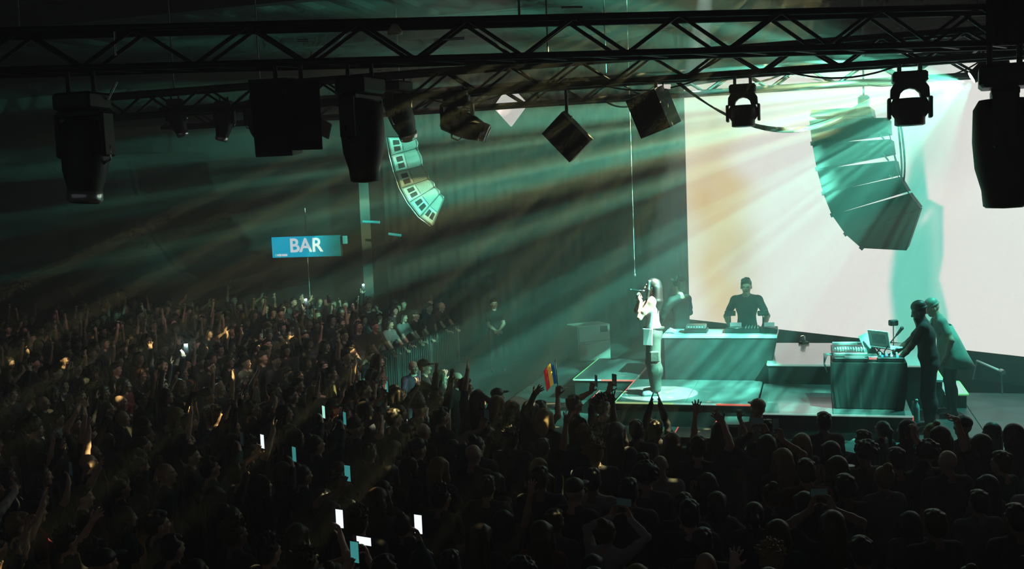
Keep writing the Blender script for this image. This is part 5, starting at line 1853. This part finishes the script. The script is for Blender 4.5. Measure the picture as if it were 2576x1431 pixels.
# people one can pick out against the lit stage: head-top pixel, pose, sex, hair, hair colour, top, label
PICKED = [
    (1150, 938, 'stand', 'm', 'bald', 'grey', 'black', 'bald man in black top standing at the edge of the dark pit', -1.2),
    (1204, 982, 'hand_on_head', 'f', 'long', 'brown', 'grey', 'woman with long brown hair holding one hand to her head near the pit', None),
    (1252, 995, 'stand', 'f', 'bob', 'blond', 'charcoal', 'woman with chin length blond hair between the brown haired women', None),
    (1288, 1007, 'stand', 'f', 'long', 'brown', 'charcoal', 'woman with long brown hair and charcoal top beside the flag waver', None),
    (1334, 1008, 'fist', 'f', 'long', 'black', 'black', 'woman with long black hair waving a small striped flag', None),
    (1376, 1028, 'wave_l', 'f', 'bob', 'blond', 'black', 'blond woman with black top and bent raised arm behind the flag waver', None),
    (1448, 995, 'phone_l', 'm', 'short', 'brown', 'black', 'man with short brown hair lifting a phone in his left hand before the stage', -0.9),
    (1518, 998, 'phone_l', 'm', 'curly', 'black', 'charcoal', 'man with spiky curly black hair filming before the singer', -0.4),
    (1600, 1058, 'raise_l', 'm', 'short', 'black', 'black', 'man in black stretching an open left hand up towards the singer', 0.2),
    (1550, 1062, 'stand', 'f', 'long', 'dark brown', 'charcoal', 'woman with long dark brown hair below the singer', None),
    (1650, 1058, 'clap_hi', 'm', 'short', 'dark brown', 'navy', 'man in navy top clapping overhead below the singer\'s feet', None),
    (1690, 1088, 'raise_r', 'f', 'long', 'brown', 'charcoal', 'woman with long brown hair holding one hand straight up before the stage', None),
    (1747, 1098, 'wave', 'm', 'short', 'brown', 'black', 'man waving a bent hand before the red edged step', None),
    (1812, 1060, 'stand', 'f', 'long', 'black', 'black', 'woman with long straight black hair and black top beside the drinks', None),
    (1928, 1092, 'phone_both', 'f', 'long', 'dark brown', 'black', 'woman with long dark brown hair filming with raised hands before the cloth table', None),
    (1966, 1126, 'phone', 'f', 'long', 'blond', 'black', 'blond woman lifting her phone before the cloth table', None),
    (2016, 1090, 'folded', 'f', 'long', 'blond', 'charcoal', 'woman with bright long blond hair rimmed by stage light', None),
    (2089, 1110, 'stand', 'f', 'long', 'dark brown', 'black', 'woman with long dark hair before the pale apron boards', None),
    (2176, 1112, 'folded', 'm', 'afro', 'black', 'olive', 'man with round black afro and olive jacket before the apron boards', None),
    (2254, 1128, 'fist', 'm', 'short', 'black', 'black', 'man with short black hair raising a fist before the apron boards', None),
    (2328, 1112, 'stand', 'm', 'afro', 'dark brown', 'black', 'person with round dark brown afro and black top before the riser corner', None),
    (2363, 1072, 'stand', 'f', 'long', 'dark brown', 'charcoal', 'woman with long dark brown hair below the bearded man', None),
    (2472, 1090, 'reach_l', 'f', 'bob', 'dark brown', 'black', 'woman with dark bobbed hair stretching an arm high over the stage edge', 0.1),
    (2546, 1066, 'stand', 'f', 'long', 'black', 'charcoal', 'woman with long black hair at the right stage edge', None),
    (990, 1030, 'stand', 'm', 'short', 'dark brown', 'black', None, None),
    (1110, 1025, 'stand', 'm', 'short', 'black', 'black', None, None),
    (1490, 1180, 'stand', 'm', 'short', 'black', 'white', 'man with short black hair and white shirt lit on his shoulder', None),
    (530, 1150, 'phone', 'm', 'short', 'black', 'teal', 'man with teal shirt and short black hair deep in the dark crowd', None),
    (1190, 1120, 'stand', 'm', 'bald', 'grey', 'black', 'man with shaved head and black top, face side lit yellow', None),
    (1105, 1150, 'stand', 'f', 'long', 'blond', 'black', 'woman with long blond hair and black top in the dark middle of the crowd', None),
    (445, 1025, 'stand', 'f', 'bob', 'blond', 'black', 'woman with blond bobbed hair lit from the side in the dark crowd', None),
    (590, 1310, 'stand', 'm', 'curly', 'brown', 'charcoal', 'man with curly brown hair and charcoal top close below the balcony', None),
    (1940, 1372, 'stand', 'm', 'curly', 'blond', 'black', 'man with curly blond hair close below the balcony', None),
    (2095, 1285, 'stand', 'f', 'long', 'brown', 'black', 'woman with long brown hair and yellow lit edge close below the balcony', None),
    (2350, 1285, 'stand', 'm', 'short', 'brown', 'black', 'man with short brown hair and a lit crown close below the balcony', None),
    (2555, 1270, 'stand', 'm', 'short', 'black', 'charcoal', None, None),
    (2125, 1195, 'stand', 'm', 'short', 'dark brown', 'charcoal', None, None),
    (1625, 1165, 'stand', 'm', 'afro', 'black', 'charcoal', 'man with a wide black afro and charcoal top behind the front rows', None),
]


def best_spot(px, py, z0, lo=0.92, hi=1.06):
    """body size and a small side step that keep clear of the neighbours already placed"""
    best = None
    for dx in (0, -10, 10, -20, 20, -30, 30):
        for k in range(15):
            sc0 = lo + (hi - lo) * k / 14
            p = on_z(px + dx, py, z0 * sc0)
            d = min([(p.x - a) ** 2 + (p.y - b) ** 2 for a, b in PEOPLE] or [9])
            q = min(d, 0.2) - 0.05 * abs(sc0 - 1.0) - 0.0006 * abs(dx)
            if best is None or q > best[0]:
                best = (q, sc0, px + dx)
    return best[1], best[2]


for (px, py, pose, sex, hair, hc, top, lab, rot) in PICKED:
    first = px
    sc1, px = best_spot(px, py, TOPZ_H)
    hz_ = TOPZ_H * sc1 + (0.02 if hair == 'afro' else 0) - (0.02 if hair == 'bald' else 0)
    p = on_z(px, py, hz_)
    r_ = look(p.x, p.y, rng.uniform(-0.12, 0.12)) if rot is None else facing(-2.0 - p.x, 15.2 - p.y) + 0.0 * rot + (rot * 0.6)
    o = place(p.x, p.y, r_, sc1, pose, sex, hair, hc, top, lab, where=zone_of(p.x, p.y))
    if pose in PHONE_AT:
        m = o.matrix_world @ PHONE_AT[pose]
        if pose == 'phone_both':
            m = m @ Matrix.Rotation(math.pi / 2, 4, 'Y')
        phone('dim', m, None, pose)
    if pose == 'fist' and first == 1334:
        W = o.matrix_world @ Vector((0.30, 0.16, 1.88))
        fl = thing('hand_flag', 'small blue, yellow and red striped flag waved by a woman', 'flag', W, rz(0.15))
        MB().cyl((0, 0, -0.08), (-0.03, 0, 0.36), 0.006, n=8).build('stick', mat('pale_stick', (0.6, 0.65, 0.6), 0.6), fl)
        for k, (nm, c) in enumerate((('blue', (0.0, 0.12, 0.30)), ('yellow', (0.85, 0.60, 0.08)), ('red', (0.65, 0.04, 0.05)))):
            v_, f_ = [], []
            for i in range(5):
                u = (k + i / 4) / 3
                for z in (0.08, 0.34):
                    v_.append((-0.015 - 0.13 * u - 0.03 * (z > 0.2), 0.02 * math.sin(u * 5), z - 0.10 * u * u - 0.02))
            for i in range(4):
                f_.append((2 * i, 2 * i + 2, 2 * i + 3, 2 * i + 1))
            sb_ = MB()
            sb_._add(v_, f_, 0, True)
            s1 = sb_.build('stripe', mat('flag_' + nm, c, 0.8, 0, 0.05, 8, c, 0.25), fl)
            s1.modifiers.new('thickness', 'SOLIDIFY').thickness = 0.002

# people leaning on the barrier
for k, (y, pose, sex, hair, hc, top) in enumerate(((18.3, 'lean', 'f', 'long', 'dark brown', 'black'), (19.1, 'lean', 'm', 'short', 'black', 'black'), (19.9, 'wave', 'f', 'ponytail', 'brown', 'charcoal'),
                                           (20.7, 'lean', 'm', 'short', 'brown', 'charcoal'), (21.5, 'lean', 'f', 'bob', 'dark brown', 'grey'), (22.3, 'lean', 'f', 'long', 'black', 'grey'),
                                           (23.1, 'lean', 'm', 'cap', 'black', 'black'), (24.0, 'stand', 'm', 'short', 'black', 'navy'), (24.9, 'lean', 'm', 'bald', 'grey', 'charcoal'))):
    x = -9.40 if pose == 'lean' else -9.3
    place(x, y, facing(1.0, -0.25 + rng.uniform(-0.1, 0.1)), rng.uniform(0.96, 1.03), pose, sex, hair, hc, top, where='by the barrier' if pose != 'lean' else '')

# phones one can see glowing: pixel, pose, screen
GLOW = [(815, 1036, 'phone', 'mint'), (868, 1052, 'phone', 'teal'), (741, 1142, 'phone', 'teal'), (661, 1110, 'phone_l', 'white'), (855, 1304, 'phone', 'white'),
        (1053, 1318, 'phone', 'white'), (916, 1360, 'phone_both', 'white'), (893, 1388, 'phone_l', 'teal'), (875, 1190, 'phone_l', 'teal'),
        (826, 752, 'phone_top', 'white'), (895, 765, 'phone_top', 'white'), (735, 832, 'phone', 'white'), (708, 834, 'phone_l', 'mint'), (664, 838, 'phone', 'mint'),
        (1058, 946, 'phone', 'white'), (975, 972, 'phone_l', 'teal'), (914, 722, 'phone_top', 'torch'), (769, 760, 'phone_top', 'torch'), (468, 876, 'phone_top', 'torch'),
        (1225, 1045, 'phone_l', 'dim'), (1430, 985, None, None), (578, 712, 'phone_top', 'dim'), (2060, 1238, 'phone_both', 'dim')]
for (px, py, pose, scr) in GLOW:
    if pose is None:
        continue
    off = PHONE_AT[pose].translation
    k_, px = best_spot(px, py, off.z, 0.94, 1.10) if py > 800 else (1.08, px)
    p = on_z(px, py, off.z * k_)
    if p.y > 25.2:
        p = on_y(px, py, 25.2)
        k_ = min(p.z / off.z, 1.14)
    r_ = look(p.x, p.y, rng.uniform(-0.1, 0.1))
    d = Matrix.Rotation(r_, 3, 'Z') @ Vector((off.x, off.y, 0)) * k_
    o = place(p.x - d.x, p.y - d.y, r_, k_, pose, rng.choice('mf'), rng.choice(('short', 'long', 'bob', 'curly', 'bun')), rng.choice(('black', 'dark brown', 'brown')), rng.choice(('black', 'charcoal', 'navy')))
    m = o.matrix_world @ PHONE_AT[pose]
    if pose == 'phone_both':
        m = m @ Matrix.Rotation(math.pi / 2, 4, 'Y')
    if scr == 'torch':
        pw = m.translation.copy()
        dv = EYE - pw
        m = Matrix.Translation(pw) @ Matrix.Rotation(facing(dv.x, dv.y), 4, 'Z')
    phone(scr, m, None, pose)

def front_limit(x):
    if x >= -3.0:
        return 12.75
    if x >= -5.4:
        return 12.9 + (-3.0 - x) / 2.4 * 1.9
    if x >= -8.7:
        return 14.8 + (-5.4 - x) / 3.3 * 3.4
    return 26.6


def free(x, y, r):
    for a, b in PEOPLE:
        if (a - x) ** 2 + (b - y) ** 2 < r * r:
            return False
    return True


cand = []
tries = 0
while tries < 60000:
    tries += 1
    y = rng.uniform(5.6, 25.8)
    x = rng.uniform(-21, 3.0)
    if y > front_limit(x) or (-9.55 < x < -8.4 and y > 16.6):
        continue
    u, v, s_ = project((x, y, 1.6))
    if u < -50 or u > IMG_W + 50 or v > IMG_H + 130:
        continue
    r = 0.47 if y < 12 else 0.52 if y < 18 else 0.60
    if free(x, y, r):
        PEOPLE.append((x, y))
        cand.append((x, y))
cand.sort(key=lambda c: -project((c[0], c[1], 1.6))[2])
MAX_PEOPLE = 296
n_ind = MAX_PEOPLE - COUNT[0]
print('audience candidates', len(cand), 'picked', COUNT[0])
pose_pool = ['stand'] * 60 + ['folded'] * 24 + ['raise_r'] * 8 + ['raise_l'] * 7 + ['both'] * 6 + ['phone'] * 7 + ['phone_both'] * 5 + ['clap'] * 7 + ['fist'] * 6 + ['wave'] * 5 + ['wave_l'] * 4 + ['clap_hi'] * 3
near_pool = ['stand'] * 44 + ['folded'] * 16 + ['clap'] * 6 + ['phone_both'] * 2 + ['raise_r'] * 2 + ['fist'] * 2
hair_m = ['short'] * 11 + ['curly'] * 3 + ['afro'] * 1 + ['cap'] * 2 + ['bald'] * 2 + ['beanie'] * 1
hair_f = ['long'] * 10 + ['bob'] * 4 + ['ponytail'] * 3 + ['bun'] * 3 + ['flowing'] * 3
PEOPLE_N = len(PEOPLE)
for (x, y) in cand[:max(0, n_ind)]:
    sex = rng.choice('mf')
    hair = rng.choice(hair_m if sex == 'm' else hair_f)
    hc = rng.choices(('black', 'dark brown', 'brown', 'blond'), (4, 5, 3, 1.3))[0]
    if hair == 'bald':
        hc = 'grey'
    top = rng.choices(('black', 'charcoal', 'navy', 'grey', 'white', 'red', 'olive'), (10, 5, 3, 2, 1.2, 0.7, 1))[0]
    near = x > -5.5 and y < 12.9
    pose = rng.choice(near_pool if near else pose_pool)
    b, hm_ = body_of(pose, sex)
    where = zone_of(x, y)
    o = place(x, y, look(x, y, rng.gauss(0, 0.22)), rng.uniform(0.92, 1.04) * (0.96 if sex == 'f' else 1.0), pose, sex, hair, hc, top, None, where=where)
    if pose in PHONE_AT:
        m = o.matrix_world @ PHONE_AT[pose]
        if pose == 'phone_both':
            m = m @ Matrix.Rotation(math.pi / 2, 4, 'Y')
        phone('dim', m, None, pose)

# the farthest rows, more than one can tell apart: one object
rest_c = cand[max(0, n_ind):]
if rest_c:
    lows = []
    for pose, sex, hk in (('stand', 'm', 'short'), ('stand', 'f', 'long'), ('raise_r', 'm', 'short'), ('both', 'f', 'long'), ('clap', 'm', 'curly'), ('phone', 'f', 'bob')):
        a, kw, _ = POSES[pose]
        bl, hml = make_body('low_body', sex, a, voxel=0.024, **kw)
        hl_ = hair_mesh(hk, 0.02, 3)
        V, Fq, Mi = [], [], []
        off = 0
        for me_, mx, base in ((bl, Matrix.Identity(4), 0), (hl_, hml, 6)):
            co = np.empty(len(me_.vertices) * 3, np.float32)
            me_.vertices.foreach_get('co', co)
            co = co.reshape(-1, 3) @ np.array(mx.to_3x3()).T + np.array(mx.translation)
            li = np.empty(len(me_.loops), np.int32)
            me_.loops.foreach_get('vertex_index', li)
            mi_ = np.empty(len(me_.polygons), np.int32)
            me_.polygons.foreach_get('material_index', mi_)
            V.append(co)
            Fq.append(li.reshape(-1, 4) + off)
            Mi.append(mi_ + base)
            off += len(co)
            bpy.data.meshes.remove(me_)
        lows.append((np.concatenate(V), np.concatenate(Fq), np.concatenate(Mi)))
    Vs, Fs, Ms = [], [], []
    off = 0
    for i, (x, y) in enumerate(rest_c):
        V, Fq, Mi = lows[rng.choice((0, 0, 1, 1, 2, 3, 4, 5))]
        Rm = np.array(Matrix.Rotation(look(x, y, rng.gauss(0, 0.2)), 3, 'Z')) * rng.uniform(0.93, 1.03)
        Vs.append(V @ Rm.T + np.array([x, y, 0]))
        Fs.append(Fq + off)
        Ms.append(Mi)
        off += len(V)
    V, Fq, Mi = np.concatenate(Vs), np.concatenate(Fs), np.concatenate(Ms)
    fme = bpy.data.meshes.new('far_crowd')
    fme.vertices.add(len(V))
    fme.vertices.foreach_set('co', V.astype(np.float32).ravel())
    fme.loops.add(len(Fq) * 4)
    fme.loops.foreach_set('vertex_index', Fq.astype(np.int32).ravel())
    fme.polygons.add(len(Fq))
    fme.polygons.foreach_set('loop_start', np.arange(0, len(Fq) * 4, 4, dtype=np.int32))
    for m in (mat('far_skin', (0.50, 0.31, 0.23), 0.5, 0, 0.2, 1.0), mat('far_shirt', (0.03, 0.03, 0.034), 0.85, 0, 0.8, 1.3), TROUSERS, SHOES, EYE_DARK, LIP, mat('far_hair', (0.02, 0.014, 0.01), 0.6, 0, 0.5, 1.1)):
        fme.materials.append(m)
    fme.polygons.foreach_set('material_index', Mi.astype(np.int32))
    fme.polygons.foreach_set('use_smooth', np.ones(len(Fq), bool))
    fme.update(calc_edges=True)
    tag(link('far_crowd', fme), 'dim mass of people in the farthest rows of the hall', 'crowd', None, 'stuff')

# ---- drinks
CUP = mat('clear_cup', (0.65, 0.7, 0.7), 0.2, 0, 0.1, 6, spec=0.8)
for px, py, z, lab in ((2138, 1172, 1.42, 'pale plastic cup held among dark heads before the afro'), (1806, 1122, 1.40, 'plastic cup held before the long haired woman in black')):
    p = on_z(px, py, z)
    c = thing('drink_cup', lab, 'cup', p)
    MB().lathe([(0.0, -0.13), (0.034, -0.13), (0.047, -0.005), (0.049, 0.0), (0.045, -0.004), (0.033, -0.12), (0.0, -0.12)], 20).build('cup_wall', CUP, c)
    MB().lathe([(0.046, 0.0), (0.051, 0.002), (0.051, 0.006), (0.046, 0.006)], 20).build('rim', WHITE_PLASTIC, c)

# ================================================================== haze
def haze_box(name, label, lo, hi, density):
    m = bpy.data.materials.new(name)
    m.use_nodes = True
    nt_ = m.node_tree
    nt_.nodes.clear()
    ho = nt_.nodes.new('ShaderNodeOutputMaterial')
    hv = nt_.nodes.new('ShaderNodeVolumeScatter')
    hv.inputs['Color'].default_value = (0.96, 1.0, 0.98, 1)
    hv.inputs['Density'].default_value = density
    hv.inputs['Anisotropy'].default_value = 0.1
    nt_.links.new(hv.outputs[0], ho.inputs['Volume'])
    c_ = [(a + b) / 2 for a, b in zip(lo, hi)]
    d_ = [b - a for a, b in zip(lo, hi)]
    tag(MB().box(c_, d_).build(name, m), label, 'haze', None, 'stuff')


haze_box('stage_haze', 'thin greenish haze filling the hall', (-27, -6, -0.5), (9, 32, 8.9), 0.018)
